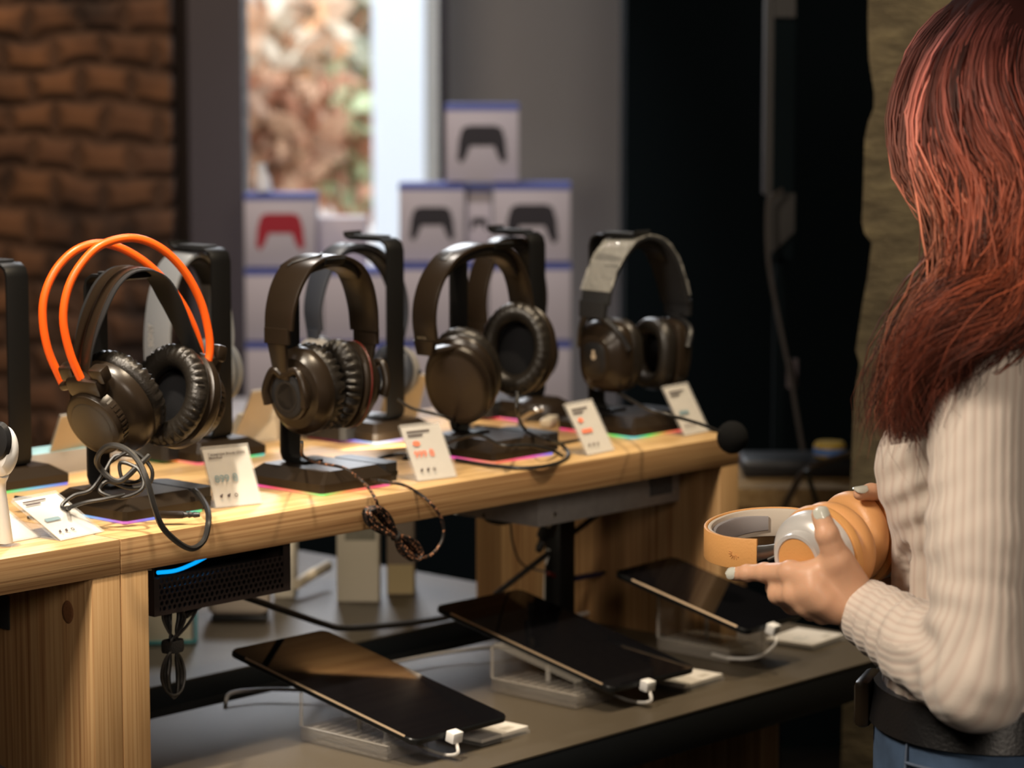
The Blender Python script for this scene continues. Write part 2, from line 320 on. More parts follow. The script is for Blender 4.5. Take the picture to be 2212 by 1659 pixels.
# outside: pavement, a white rendered pier, pale facade, autumn trees
st(slab('ground', -9, 6, 8.6, 20, -.1, 0, mat('pale_paving', (.45, .42, .38), .8, noise=.2, nscale=3)))
tag(slab('white_pier', sx(806, 10.8), sx(918, 10.8), 10.8, 11.0, 0, 4.4, mat('white_pier_paint', (.93, .94, .95), .6)), 'tall white pier standing outside behind the shop window', 'pier')
tag(slab('beige_pier', sx(920, 10.8), sx(952, 10.8), 10.82, 11.1, 0, 4.4, mat('beige_pier_paint', (.36, .32, .27), .7)), 'narrow beige pier right of the white pier outside the window', 'pier')
tag(slab('building_facade', -6, 3, 15.5, 16, 0, 7, mat('pale_facade', (.62, .55, .49), .8, noise=.25, nscale=1.2)), 'pale blurred building facade across the street', 'building')
def tree(px, py, dep, rad, cols, n, label, seed, hgt):
    r = np.random.default_rng(seed); c = at(px, py, dep); root = empty('street_tree', (c[0], c[1], 0)); tag(root, label, 'tree', 'autumn trees outside the window')
    vs = []; fs = []; cl = []
    for i in range(n):
        p = r.normal(size=3); p = p/np.linalg.norm(p)*r.random()**.4*rad*np.array([1, 1, hgt]); p[2] += c[2]
        u = r.normal(size=3); u /= np.linalg.norm(u); v = np.cross(u, r.normal(size=3)); v /= np.linalg.norm(v); s = rad*.17*(1+r.random())
        k = len(vs); vs += [p-u*s, p+v*s*.5, p+u*s, p-v*s*.5]; fs.append((k, k+1, k+2, k+3)); q = cols[int(r.random()**1.0*len(cols)) % len(cols)] if r.random() < .5 else cols[int((math.sin(p[0]*4+seed)+math.sin(p[2]*5+seed)+2)/4*len(cols)) % len(cols)]; cl += [(*q, 1)]*4
    me = bpy.data.meshes.new('foliage'); me.from_pydata([tuple(v) for v in vs], [], fs); a = me.color_attributes.new('leafcol', 'FLOAT_COLOR', 'POINT'); a.data.foreach_set('color', np.array(cl).ravel())
    me.materials.append(M_LEAF); o = bpy.data.objects.new('foliage', me); COL.objects.link(o); o.parent = root
    t = MB(); t.tube([(0, 0, 0), (.03, 0, c[2]*.6), (0, .02, c[2])], [rad*.12, rad*.07, .02], 8, res=4); t.build('trunk', mat('grey_bark', (.12, .09, .07), .9), root)
M_LEAF = attrmat('autumn_leaves', 'leafcol', .7)
ORG = [(.62, .30, .18), (.55, .34, .22), (.36, .38, .26), (.62, .44, .32)]; GRN = [(.32, .35, .26), (.42, .43, .31), (.36, .38, .28), (.58, .36, .24)]
tree(575, 60, 12, .36, [(.85, .45, .22), (.80, .55, .36), (.72, .62, .46)], 260, 'orange leaved tree outside, at the upper left of the window', 1, 1)
tree(560, 290, 11.5, .33, ORG[:2]+[(.45, .25, .14)], 420, 'rusty orange tree outside, lower left of the window', 2, .8)
tree(660, 215, 12.5, .42, GRN, 520, 'olive green tree in the middle of the view outside', 3, .7)
tree(755, 110, 13, .40, [(.50, .50, .36), (.58, .56, .42), (.75, .36, .18)], 420, 'tall yellow green tree with an orange branch by the white pier', 4, 1.5)
tree(755, 320, 12, .30, [(.58, .30, .18), (.44, .48, .26), (.50, .56, .30)], 420, 'green and russet shrub by the foot of the white pier outside', 5, 1.2)
# rough stone wall on the right: an irregular left edge
b = MB(); b2 = []; d0 = 3.95
prof = [(-60, 1868), (60, 1868), (130, 1872), (200, 1884), (232, 1884), (260, 1873), (300, 1865), (400, 1864), (480, 1862), (505, 1868), (525, 1884), (600, 1876), (660, 1866), (760, 1853), (790, 1862), (830, 1856), (900, 1850), (1000, 1848), (1300, 1842), (1480, 1836), (2050, 1832)]
vs = []
for i in range(len(prof)):
    py, px = prof[i]; z = at(px, py, d0)[2]; s0 = sx(px, d0)
    for (s_, d_) in ((s0, d0), (2.19, d0), (2.19, d0+.32), (s0*1.09+.03, d0+.32)):
        q = bg(s_, d_); vs.append((q[0], q[1], max(z, 0)))
n = len(prof); fs = []
for i in range(n-1):
    for k in range(4): fs.append((i*4+k, i*4+(k+1) % 4, (i+1)*4+(k+1) % 4, (i+1)*4+k))
fs += [(0, 1, 2, 3), ((n-1)*4+3, (n-1)*4+2, (n-1)*4+1, (n-1)*4)]
bb = MB(); bb.add(vs, fs)
st(bb.build('wall_stone', stone_mat(), flat=True))

# ================================================================ DISPLAY FURNITURE
tbl = empty('display_table', (2.3, 2.27, 0)); tag(tbl, 'long black display table with a dark grey laminate top, nearest the camera', 'table')
def part(b, name, m, root, **k):
    o = b.build(name, m, None, **k); o.parent = root; o.matrix_parent_inverse = root.matrix_world.inverted() if root.parent is None and False else Matrix.Translation(root.location).inverted(); return o
b = MB(); b.box((.6, 2.05, ZT-.002), (3.05, 2.50, ZT), 0); part(b, 'table_top', M['tabletop'], tbl, flat=True)
b = MB(); b.box((.6, 2.0505, ZT-.048), (3.0495, 2.4995, ZT-.002), .0015); part(b, 'table_edge', M['tableedge'], tbl)
for (x0, x1) in ((.9, .94), (2.84, 2.88)):
    b = MB(); b.box((x0, 2.16, 0), (x1, 2.48, ZT-.048), .002); part(b, 'leg_panel', M['pine_z'], tbl)
tb2 = empty('display_table', (2.0, 2.95, 0)); tag(tb2, 'second grey topped table behind the black gap, carrying white boxes', 'table')
b = MB(); b.box((.6, 2.628, ZT-.002), (2.97, 3.35, ZT)); part(b, 'table_top', M['tabletop'], tb2, flat=True)
b = MB(); b.box((.6, 2.6285, ZT-.048), (2.9695, 3.3495, ZT-.002), .0015); part(b, 'table_edge', M['tableedge'], tb2)
for x0 in (.9, 2.8):
    b = MB(); b.box((x0, 2.75, 0), (x0+.04, 3.25, ZT-.048), .002); part(b, 'leg_panel', M['tableedge'], tb2)
o = MB().box((.6, 2.502, ZT-.12), (3.0, 2.626, ZT-.10)).box((.6, 2.502, ZT-.12), (3.0, 2.506, ZT-.03)).box((.6, 2.622, ZT-.12), (3.0, 2.626, ZT-.03)).build('cable_tray', M['gap'])
tag(o, 'black cable channel in the gap between the two table tops', 'cable tray')
def bench(x0, x1, label):
    r = empty('display_riser', ((x0+x1)/2, 2.48, ZT)); tag(r, label, 'display bench')
    b = MB(); b.box((x0+.0006, YB, ZB-TB), (x1-.0006, 2.75, ZB), .0012); o = part(b, 'top_board', [M['pine_x'], M['pine_top']], r)
    for p in o.data.polygons:
        if p.normal.z > .9: p.material_index = 1
    for q in (x0, x1-.0385):
        b = MB(); b.box((q+.0006, YB+.0008, ZT), (q+.0379, 2.70, ZB-TB), .001); o = part(b, 'side_panel', [M['pine_z'], M['pine_edge']], r)
        for p in o.data.polygons:
            if p.normal.y < -.9: p.material_index = 1
    return r
bench(.62, 1.848, 'pine display riser at the far left with the black square sticker on its leg')
rB = bench(1.848, 2.908, 'long pine display riser carrying most of the headphones')
# black square sticker on the left riser's leg
_p = onX(20, 1288, 1.809); o = MB().box((1.8075, _p[1], _p[2]-.037), (1.8094, _p[1]+.045, _p[2]), .0004).build('sticker', mat('black_speckled_label', (.02, .02, .02), .6, noise=.6, nscale=400)); tag(o, 'black square sticker on the side of the left pine leg', 'sticker')
_p = onX(146, 1322, 1.809); _o = MB(); _o.lathe([(0, .0004), (.006, .0004), (.009, .0002), (.0095, -.0002)], 24, sy=1.3, M=frame(_p+np.array([.0002, 0, 0]), (0, 1, 0), None, (-1, 0, 0))); part(_o, 'wood_knot', mat('brown_knot', (.20, .085, .035), .6, noise=.3, nscale=300), [q for q in bpy.data.objects if q.name == 'display_riser'][0])
# metal power box under the right half of the board
r = empty('power_box', (2.72, 2.36, .96)); tag(r, 'grey riveted metal box screwed under the right end of the pine board', 'metal box')
b = MB(); b.box((2.57, 2.31, .972), (2.852, 2.50, ZB-TB), .001); part(b, 'housing', M['greymetal'], r)
for (x, z) in ((2.60, .985), (2.60, 1.012), (2.70, 1.012), (2.84, .985), (2.84, 1.012)):
    b = MB(); b.lathe([(0, -.003), (.0032, -.002), (.0036, 0), (.003, .001)], 12, M=Matrix.Translation((x, 2.309, z)) @ Matrix.Rotation(PI/2, 4, 'X')); part(b, 'rivet', M['steel'], r)
b = MB(); b.box((2.79, 2.3085, .985), (2.835, 2.3098, 1.014)); part(b, 'rating_label', mat('dark_rating_label', (.07, .07, .075), .5, noise=.7, nscale=220), r)
# perforated black tray under the left half
r = empty('perforated_tray', (2.0, 2.31, .97)); tag(r, 'black perforated metal tray hanging under the board with a blue glow inside', 'metal tray')
tx0, tx1, ty, tz0, tz1 = 1.905, 2.105, 2.268, .9655, 1.021
cw = .0072; cols = int((tx1-tx0-.012)/cw)
def hexgrid():
    vs = []; fs = []
    rows = 6; zz0 = tz0+.004
    rh = cw*.86
    def V_(x, z): vs.append((x, ty, z)); return len(vs)-1
    key = {}
    # each cell: square with an octagonal hole
    for j in range(rows):
        for i in range(cols):
            xo = tx0+.004+i*cw+(cw/2 if j % 2 else 0); zo = zz0+j*rh
            if xo+cw > tx1-.001: continue
            o = [V_(xo+(k in (1, 2, 3))*cw-(0 if k != 0 and k != 4 else 0), 0) for k in ()]
            sq = [(xo, zo), (xo+cw/2, zo), (xo+cw, zo), (xo+cw, zo+rh/2), (xo+cw, zo+rh), (xo+cw/2, zo+rh), (xo, zo+rh), (xo, zo+rh/2)]
            cx_, cz_ = xo+cw/2, zo+rh/2
            oi = [V_(*p) for p in sq]; R_ = cw*.37
            an = [-135, -90, -45, 0, 45, 90, 135, 180]
            ii = [V_(cx_+R_*math.cos(math.radians(a)), cz_+R_*math.sin(math.radians(a))) for a in an]
            for k in range(8): fs.append((oi[k], oi[(k+1) % 8], ii[(k+1) % 8], ii[k]))
    return vs, fs, rows*rh
vs, fs, gh = hexgrid()
b = MB(); b.add(vs, fs); b.box((tx0, ty-.0004, tz0), (tx1, ty+.0004, tz0+.004)); b.box((tx0, ty-.0004, tz0+.004), (tx0+.0075, ty+.0004, tz0+.0412)); b.box((tx1-.011, ty-.0004, tz0+.004), (tx1, ty+.0004, tz1))
V0 = np.concatenate(b.v); V1 = V0.copy(); V1[:, 1] += .0010; F0 = list(b.f); b = MB(); b.add(V0, F0)
vs2, fs2, _ = hexgrid(); n_ = len(vs2)
side = [(c*16+8+k, c*16+8+(k+1) % 8, n_+c*16+8+(k+1) % 8, n_+c*16+8+k) for c in range(n_//16) for k in range(8)]
b.add(np.vstack([np.array(vs2), np.array(vs2)+np.array([0, .0012, 0])]), side)
m_tray = mat('glossy_black_tray', (.030, .022, .020), .26, spec=.8); part(b, 'perforated_front', m_tray, r, flat=True)
b = MB(); b.box((tx0, ty, tz0), (tx1, ty+.075, tz0+.0012)); b.box((tx0, ty, tz0), (tx0+.0012, ty+.075, tz1+.001)); b.box((tx1-.0012, ty, tz0), (tx1, ty+.075, tz1+.001)); b.box((tx0, ty+.0738, tz0), (tx1, ty+.075, tz1)); part(b, 'tray_body', m_tray, r, flat=True)
b = MB(); b.tube([(tx0+.002, ty+.004, tz1-.004), (tx0-.018, ty+.004, tz1-.001)], .0016, 6); part(b, 'hook', M['cream'], r)
o = MB().box((1.92, 2.305, .9675), (2.085, 2.325, 1.0), .002).build('power_strip', M['black']); tag(o, 'black power strip lying in the perforated tray', 'power strip')
o = MB().tube([(1.925, 2.285, 1.009), (1.95, 2.284, 1.008), (1.975, 2.284, 1.012), (1.995, 2.285, 1.017)], .0022, 8, res=5).build('indicator_light', mat('blue_glow', (.02, .3, .8), .4, emit=(0, .38, .95), es=1.1)); tag(o, 'bright blue indicator light glowing inside the perforated tray', 'light')

# ================================================================ HEADPHONE STANDS
def led_mat(i):
    m = bpy.data.materials.new('rainbow_led'); m.use_nodes = True; N, L = nt(m); b = N['Principled BSDF']
    tc = N.new('ShaderNodeTexCoord'); sp = N.new('ShaderNodeSeparateXYZ'); L.new(tc.outputs['Object'], sp.inputs[0])
    a = N.new('ShaderNodeMath'); a.operation = 'ADD'; L.new(sp.outputs['X'], a.inputs[0]); L.new(sp.outputs['Y'], a.inputs[1])
    s = N.new('ShaderNodeMath'); s.operation = 'MULTIPLY_ADD'; s.inputs[1].default_value = 4.2; s.inputs[2].default_value = i; L.new(a.outputs[0], s.inputs[0])
    f = N.new('ShaderNodeMath'); f.operation = 'FRACT'; L.new(s.outputs[0], f.inputs[0])
    r = ramp(N, [(0, (1, .03, .12)), (.17, (1, .22, .04)), (.33, (.02, .9, .12)), (.5, (0, .55, .9)), (.68, (.05, .15, 1)), (.85, (1, .03, .45)), (1, (1, .03, .12))]); L.new(f.outputs[0], r.inputs['Fac'])
    b.inputs['Base Color'].default_value = (.3, .3, .3, 1); L.new(r.outputs['Color'], b.inputs['Emission Color']); b.inputs['Emission Strength'].default_value = .8; return m
def chamf(x0, x1, y0, y1, c): return [(x0+c, y0), (x1-c, y0), (x1, y0+c), (x1, y1-c), (x1-c, y1), (x0+c, y1), (x0, y1-c), (x0, y0+c)]
m_ports = mat('port_black', (.003, .003, .003), .3)
def make_stand(x, y, rot, label, led, hub=1, h=.262, z=ZB):
    r = empty('headphone_stand', (x, y, z+.0005), rot); tag(r, label, 'headphone stand', 'lit headphone stands on the risers')
    X0, X1, Y0, Y1 = -.058, .058, -.02, .115
    b = MB(); b.poly(chamf(X0, X1, Y0, Y1, .004), .010, M=T3(0, 0, .003)); b.poly(chamf(X0, X1, Y0, Y1, .004), .012, M=T3(0, 0, .013), top=chamf(X0+.012, X1-.020, Y0+.012, Y1-.014, .003)); b.build('base', M['satin'], r, flat=True)
    b = MB(); b.poly(chamf(X0+.001, X1-.001, Y0+.001, Y1-.001, .004), .0034); b.build('led_strip', led_mat(led), r, flat=True)
    b = MB(); b.lathe([(.0095, .0), (.0095, .0006), (.0, .0006)], 24, M=Matrix.Translation((X1-.012, .045, .0185)) @ Matrix.Rotation(math.radians(26), 4, 'Y')); b.build('round_emblem', M['matte'], r)
    hx = X0-0 if hub > 0 else X1
    b = MB(); b.poly(chamf(-.080, -.050, .018, .105, .006), .022, M=T3(0, 0, .003)); hb = b.build('usb_hub', M['black'], r, flat=True)
    for k in range(2):
        b = MB(); b.box((-.0752+k*.0122, .1045, .009), (-.066+k*.0122, .1055, .0145)); b.build('usb_port', m_ports, hb, flat=True)
    pts = [(0, .040, .0265), (0, .010, .0265), (0, .003, .029), (0, 0, .036), (0, 0, h*.5), (0, 0, h-.014), (0, .003, h-.005), (0, .012, h), (0, .070, h), (0, .077, h+.002), (0, .080, h+.008)]
    b = MB(); b.strip(pts, .031, .0042, Y=(1, 0, 0), rnd=.2); b.build('post', M['metalblk'], r)
    b = MB(); b.box((-.013, .020, h+.0022), (.013, .068, h+.0052), .001); b.build('rest_pad', M['matte'], r)
    return r
FR = PI
make_stand(1.965, 2.432, FR, 'black stand with green and blue glowing base, under the orange tube headphones', .10)
make_stand(2.237, 2.408, FR, 'black stand with glowing pink edge, under the brown toned headphones with ribbed cushions', .62)
make_stand(2.553, 2.432, FR, 'black stand with a red glowing edge, third from the left in the front row', .42)
make_stand(2.838, 2.445, FR, 'black stand with orange and green glow at the right end of the board', .75)
make_stand(1.985, 2.600, 0, 'empty black stand at the left edge of the photo', .55)
make_stand(2.300, 2.600, 0, 'black stand behind the orange tube headphones, holding pale grey headphones', .30)
make_stand(2.572, 2.565, 0, 'black stand in the rear row, holding the slate blue headphones', .85)
make_stand(2.862, 2.575, 0, 'black stand in the rear row, rightmost, behind the middle black headphones', .15, h=.255)

# ================================================================ PRICE CARDS
def txt(body, size, M_, m, name, parent, align='LEFT'):
    c = bpy.data.curves.new('t', 'FONT'); c.body = body; c.size = size; c.extrude = .00008; c.align_x = align; c.resolution_u = 3; c.offset = size*.012
    o = bpy.data.objects.new('t', c); COL.objects.link(o); dg = bpy.context.evaluated_depsgraph_get(); dg.update()
    me = bpy.data.meshes.new_from_object(o.evaluated_get(dg)); bpy.data.objects.remove(o); me.transform(M_); me.materials.clear(); me.materials.append(m)
    q = bpy.data.objects.new(name, me); COL.objects.link(q); q.parent = parent; return q
def make_card(cx, cy, yaw, tilt, label, title, price, pm, old=False, w=.060, h=.074, z=ZB, group='price cards facing the aisle', face=True):
    r = empty('price_card', (cx, cy, z+.0004), yaw); tag(r, label, 'price card', group)
    Mt = Matrix.Rotation(PI/2-tilt, 4, 'X')            # local card plane: x right, y up the card, z toward the reader
    b = MB(); b.box((-w/2, 0, 0), (w/2, .034, .0018), .0004); b.box((-w/2, 0, -.0036), (w/2, h, -.0018), .0003, M=Mt); b.box((-w/2, 0, .0004), (w/2, h, .0016), .0003, M=Mt); b.box((-w/2, h-.0016, -.0036), (w/2, h, .0016), .0003, M=Mt); b.build('acrylic_holder', M['acryl'], r, flat=True)
    b = MB(); b.box((-w/2+.0015, .001, -.0012), (w/2-.0015, h-.0035, -.0003), M=Mt); pc = b.build('printed_sheet', M['paper'] if face else M['paperback'], r, flat=True)
    if not face: return r
    P = lambda x, y: Mt @ T3(x, y, .00175)
    if title: txt(title, .0042, P(-w/2+.006, h-.012), M['ink'], 'product_text', r)
    else:
        b = MB(); b.box((0, 0, 0), (.034, .0022, .0001), M=P(-w/2+.006, h-.012)); b.box((0, 0, 0), (.022, .0022, .0001), M=P(-w/2+.006, h-.017)); b.build('printed_lines', M['ink'], r, flat=True)
    if price: txt(price, .0125, P(-w/2+.007, h*.40), pm, 'price_text', r)
    else: b = MB(); b.box((0, 0, 0), (.022, .0055, .0001), M=P(-w/2+.008, h*.40)); b.build('faint_price_print', pm, r, flat=True)
    if old:
        b = MB(); b.lathe([(0, 0), (.0035, 0), (.0035, .0002), (0, .0002)], 16, sx=1.6, M=P(-w/2+.015, h*.40+.018)); b.build('discount_badge', M['inkred'], r)
    for k in range(3):
        b = MB(); c_ = P(-w/2+.010+k*.0095, .013)
        if k == 2: b.lathe([(.0022, 0), (.0022, .0002), (.0013, .0002), (.0013, 0)], 14, M=c_, close=True)
        else: b.lathe([(0, 0), (.0019, 0), (.0019, .0002), (0, .0002)], 5+3*k, M=c_); b.lathe([(0, 0), (.0009, 0), (.0009, .0002), (0, .0002)], 8, M=c_ @ T3(.0018, .0018, 0))
        b.build('card_icon', M['ink'], r); txt('x1', .0026, P(-w/2+.009+k*.0095, .0075), M['inkgrey'], 'icon_caption', r)
    return r
rad = math.radians
make_card(2.072, 2.316, rad(-14), rad(28), 'price card reading 899 in the front row beside the orange tube headphones', 'Гарнитура Bloody G535S\nBlack/Red', '899 ₴', M['inkgrey'])
make_card(2.362, 2.285, rad(-9), rad(30), 'price card reading 999 in coral, left of the third front row stand', '', '999 ₴', M['inkred'], old=True)
make_card(2.657, 2.280, rad(6), rad(30), 'narrow looking price card with coral print, third along the board edge', '', '', M['inkred'], old=True)
make_card(2.877, 2.300, rad(6), rad(30), 'price card at the right end of the board behind the foam ball', '', '', M['inkgrey'])
make_card(1.830, 2.293, rad(8), rad(62), 'price card lying almost flat on the bright board at the far left', '', '', M['inkgrey'], h=.080, w=.066)
make_card(1.765, 2.320, rad(4), rad(66), 'second flat price card, half out of the photo at the left edge', '', '', M['inkgrey'], h=.078, w=.066)
bk = dict(group='price cards facing away', face=False)
make_card(2.100, 2.672, PI+.1, rad(24), 'back of a price card, tinted tan for shade, left of the first front row stand', '', '', None, h=.082, w=.062, **bk)
make_card(2.420, 2.690, PI+.15, rad(26), 'back of a shade-tinted tan price card between the grey and brown toned headphones', '', '', None, h=.082, w=.062, **bk)
make_card(2.700, 2.690, PI-.3, rad(26), 'back of a shade-tinted tan price card behind the third stand in the middle of the board', '', '', None, h=.075, w=.062, **bk)

# ================================================================ TABLETS
def make_tablet(x0, y0, z0, x1, y1, z1, label, wd=.157, blk=True, n=0):
    """front-left edge line from the low end (x0,y0,z0) to the high end (x1,y1,z1)"""
    a = np.array([x0, y0, z0]); c = np.array([x1, y1, z1]); L_ = np.linalg.norm(c-a)
    ly = (c-a)/L_; lx = np.array([ly[1], -ly[0], 0]); lx /= np.linalg.norm(lx); lz = np.cross(lx, ly)
    o = a; Mx = Matrix(((lx[0], ly[0], lz[0], o[0]), (lx[1], ly[1], lz[1], o[1]), (lx[2], ly[2], lz[2], o[2]), (0, 0, 0, 1)))
    r = empty('tablet', None, M=Mx); tag(r, label, 'tablet', 'display tablets in a row')
    def rr(i, rad_, nn=6):
        p = []
        for (cx, cy, a0) in ((wd-rad_, L_-rad_, 0), (rad_, L_-rad_, 90), (rad_, rad_, 180), (wd-rad_, rad_, 270)):
            for k in range(nn+1):
                t = math.radians(a0+90*k/nn); p.append((cx+(rad_-i)*math.cos(t), cy+(rad_-i)*math.sin(t)))
        return p
    b = MB(); b.poly(rr(.0015, .012), .0012, M=T3(0, 0, -.0078), top=rr(0, .012)); b.poly(rr(0, .012), .0046, M=T3(0, 0, -.0066)); b.poly(rr(0, .012), .0014, M=T3(0, 0, -.002), top=rr(.0012, .012)); b.build('body', M['bezel'], r, flat=True)
    b = MB(); b.poly(rr(.0016, .012), .0004, M=T3(0, 0, -.0006)); b.build('screen', M['screen'], r, flat=True)
    b = MB(); b.strip([(.0006, .016, -.0010), (.0006, L_-.030, -.0010)], .0026, .0007, Y=(.62, 0, .78)); b.build('polished_edge', M['gold'], r, flat=True)
    b = MB(); b.box((wd-.0004, .016, -.0030), (wd+.0003, L_-.03, -.0018), .0002); b.build('polished_edge', M['gold'], r, flat=True)
    # connector plugged into the low end
    q = empty('charging_plug', None, M=Mx @ T3(wd*.36, 0, -.004)); tag(q, label.replace('tablet', 'plug of the tablet', 1) if False else PLUG[n], 'plug', 'white charging plugs')
    b = MB(); b.box((-.008, -.014, -.006), (.008, -.0012, .007), .0015); b.build('housing', M['white'], q)
    b = MB(); b.box((-.004, -.0012, -.0015), (.004, .0, .0015)); b.build('contact', M['steel'], q)
    Pw = Mx @ Vector((wd*.36, -.012, -.009)); 
    b = MB(); e = Vector((x0+.075, y0+.075, ZT+.006)); b.tube([Pw, Pw+Vector((-.004, -.004, -.012)), (Pw+e)/2+Vector((-.01, -.012, -.010)), e+Vector((-.01, 0, .002)), e+Vector((0, .04, .0))], .0021, 8, res=6)
    for v in b.v: v[:, 2] = np.maximum(v[:, 2], ZT+.0003)
    o_ = b.build('charging_cable', M['wcable']); tag(o_, CABL[n], 'cable', 'white charging cables at the tablets')
    return Mx, L_
PLUG = ['white plug at the lower end of the nearest tablet', 'white plug at the lower end of the middle tablet', 'white plug at the lower end of the far tablet, by the knitted sleeve', 'white plug of the cut off tablet at the lower left corner']
CABL = ['short white cable curling from the plug under the nearest tablet', 'short white cable curling from the plug under the middle tablet', 'short white cable curling from the plug under the far tablet', 'short white cable of the tablet in the lower left corner']
def make_tstand(x, y, w_, d_, hh, label, hlow):
    r = empty('tablet_stand', (x, y, ZT+.0004)); tag(r, label, 'tablet stand', 'clear acrylic tablet stands')
    b = MB(); b.box((0, 0, 0), (w_, d_, .017), .003, seg=2); o = b.build('base', M['acrylf'], r)
    for k in range(9):
        b = MB(); b.box((.004, .008+k*(d_-.016)/9, .0175), (w_-.004, .0125+k*(d_-.016)/9, .0185)); b.build('rib', M['acrylf'], o, flat=True)
    # bent sheet: tall back wall, slanting rest, low front wall
    b = MB()
    sec = [(d_-.002, .017), (d_-.002, hh), (.004, hlow), (.004, .017)]
    for (p, q) in zip(sec[:-1], sec[1:]):
        t = .0025; dy, dz = q[0]-p[0], q[1]-p[1]; l = math.hypot(dy, dz); ny, nz = -dz/l*t, dy/l*t
        vs = [(x_, a[0]+s_*ny, a[1]+s_*nz) for x_ in (.002, w_-.002) for a in (p, q) for s_ in (0, 1)]
        b.add(vs, [(0, 1, 3, 2), (4, 6, 7, 5), (0, 4, 5, 1), (2, 3, 7, 6), (0, 2, 6, 4), (1, 5, 7, 3)])
    b.build('bent_sheet', M['acrylg'], r, flat=True)
    b = MB(); b.box((0, .0, .017), (.0022, d_, .0175)); b.box((.0, d_-.003, .017), (.003, d_, hh-.004)); b.box((w_-.003, .0, .017), (w_, .003, hlow-.004)); b.build('edge', M['acryle'], r, flat=True)
    b = MB(); b.tube([(w_*.5, d_*.55, .017), (w_*.5, d_*.55, hlow+(hh-hlow)*.5)], .0035, 12); b.build('peg', M['acryle'], r)
    return r
def make_block(x, y, yaw, label):
    r = empty('price_block', (x, y, ZT+.0004), yaw); tag(r, label, 'price card', 'flat price blocks beside the tablets')
    b = MB(); b.box((0, 0, 0), (.086, .075, .0035), .0005); b.build('clear_base', M['acryl'], r, flat=True)
    b = MB(); b.box((.001, .002, .0037), (.085, .074, .0082), .0006); b.build('white_sheet', M['paper'], r, flat=True)
    b = MB(); b.box((.052, .010, .0083), (.070, .020, .0084)); b.build('printed_patch', mat('grey_print', (.45, .42, .36), .6, noise=.3, nscale=400), r, flat=True)
    for k in range(2):
        b = MB(); b.box((.014, .030+k*.009, .0083), (.040-k*.006, .0312+k*.009, .0084)); b.build('printed_line', M['inkgrey'], r, flat=True)
    return r
make_tablet(2.143, 2.110, .812, 2.143, 2.418, .869, 'nearest black tablet tilted on a clear stand, largest in the photo', n=0)
make_tablet(2.482, 2.112, .812, 2.492, 2.418, .869, 'middle black tablet on a clear stand, between the nearest and the far one', n=1)
make_tablet(2.725, 2.096, .846, 2.707, 2.302, .898, 'far black tablet on a clear stand, behind the hands', wd=.138, n=2)
make_tablet(1.545, 2.110, .812, 1.545, 2.418, .869, 'black tablet cut off at the lower left corner of the photo', n=3)
make_tstand(2.142, 2.153, .068, .142, .060, 'clear acrylic stand with a ribbed base under the nearest tablet', .034)
make_tstand(2.468, 2.156, .072, .142, .060, 'clear acrylic stand with a ribbed base under the middle tablet', .034)
make_tstand(2.790, 2.175, .074, .122, .100, 'clear acrylic stand with a ribbed base under the far tablet', .064)
make_tstand(1.59, 2.153, .068, .142, .060, 'clear acrylic stand under the cut off tablet at the lower left', .034)
make_block(2.262, 2.118, rad(3), 'flat white price card at the foot of the nearest tablet')
make_block(2.628, 2.118, rad(3), 'flat white price card at the foot of the middle tablet')
make_block(2.925, 2.140, rad(6), 'flat white price card at the foot of the far tablet, under the sleeve')
# ================================================================ HEADPHONES
def hp_frame(X, Y, yaw, top):
    """root at the highest inner point of the band; local x = ear axis (away from the camera), local y = across the band, z up"""
    return Matrix.Translation((X, Y, top)) @ RZ(yaw)
class HP:
    def __init__(s, name, label, Mx, group='headphones on the stands'):
        s.M = Mx; s.Mi = Mx.inverted(); s.r = empty(name, None, M=Mx); tag(s.r, label, 'headphones', group)
    def px(s, pts, y=0.):
        """outline read in the picture -> points of the real plane local y = const"""
        n = s.M.to_3x3() @ Vector((0, 1, 0)); p0 = s.M @ Vector((0, y, 0)); out = []
        for (a, b_) in pts:
            d = Vector(ray(a, b_)); c = Vector(CAM); t = (p0-c).dot(n)/d.dot(n); q = s.Mi @ (c+d*t); out.append((q.x, y, q.z))
        return out
def cupframe(c, tilt=0, toe=0, side=-1, roll=0):
    """frame of an ear cup: its z points to the head, y up the cup. side -1: the cup nearer the camera (faces +x)"""
    z = Vector((-side, 0, 0)); R = Matrix.Rotation(toe, 4, 'Z') @ Matrix.Rotation(tilt*side, 4, 'Y')
    z = R @ z; up = R @ Vector((0, 0, 1)); x = up.cross(z).normalized()
    y = z.cross(x)
    m = Matrix(((x.x, y.x, z.x, c[0]), (x.y, y.y, z.y, c[1]), (x.z, y.z, z.z, c[2]), (0, 0, 0, 1)))
    return m @ Matrix.Rotation(roll, 4, 'Z')
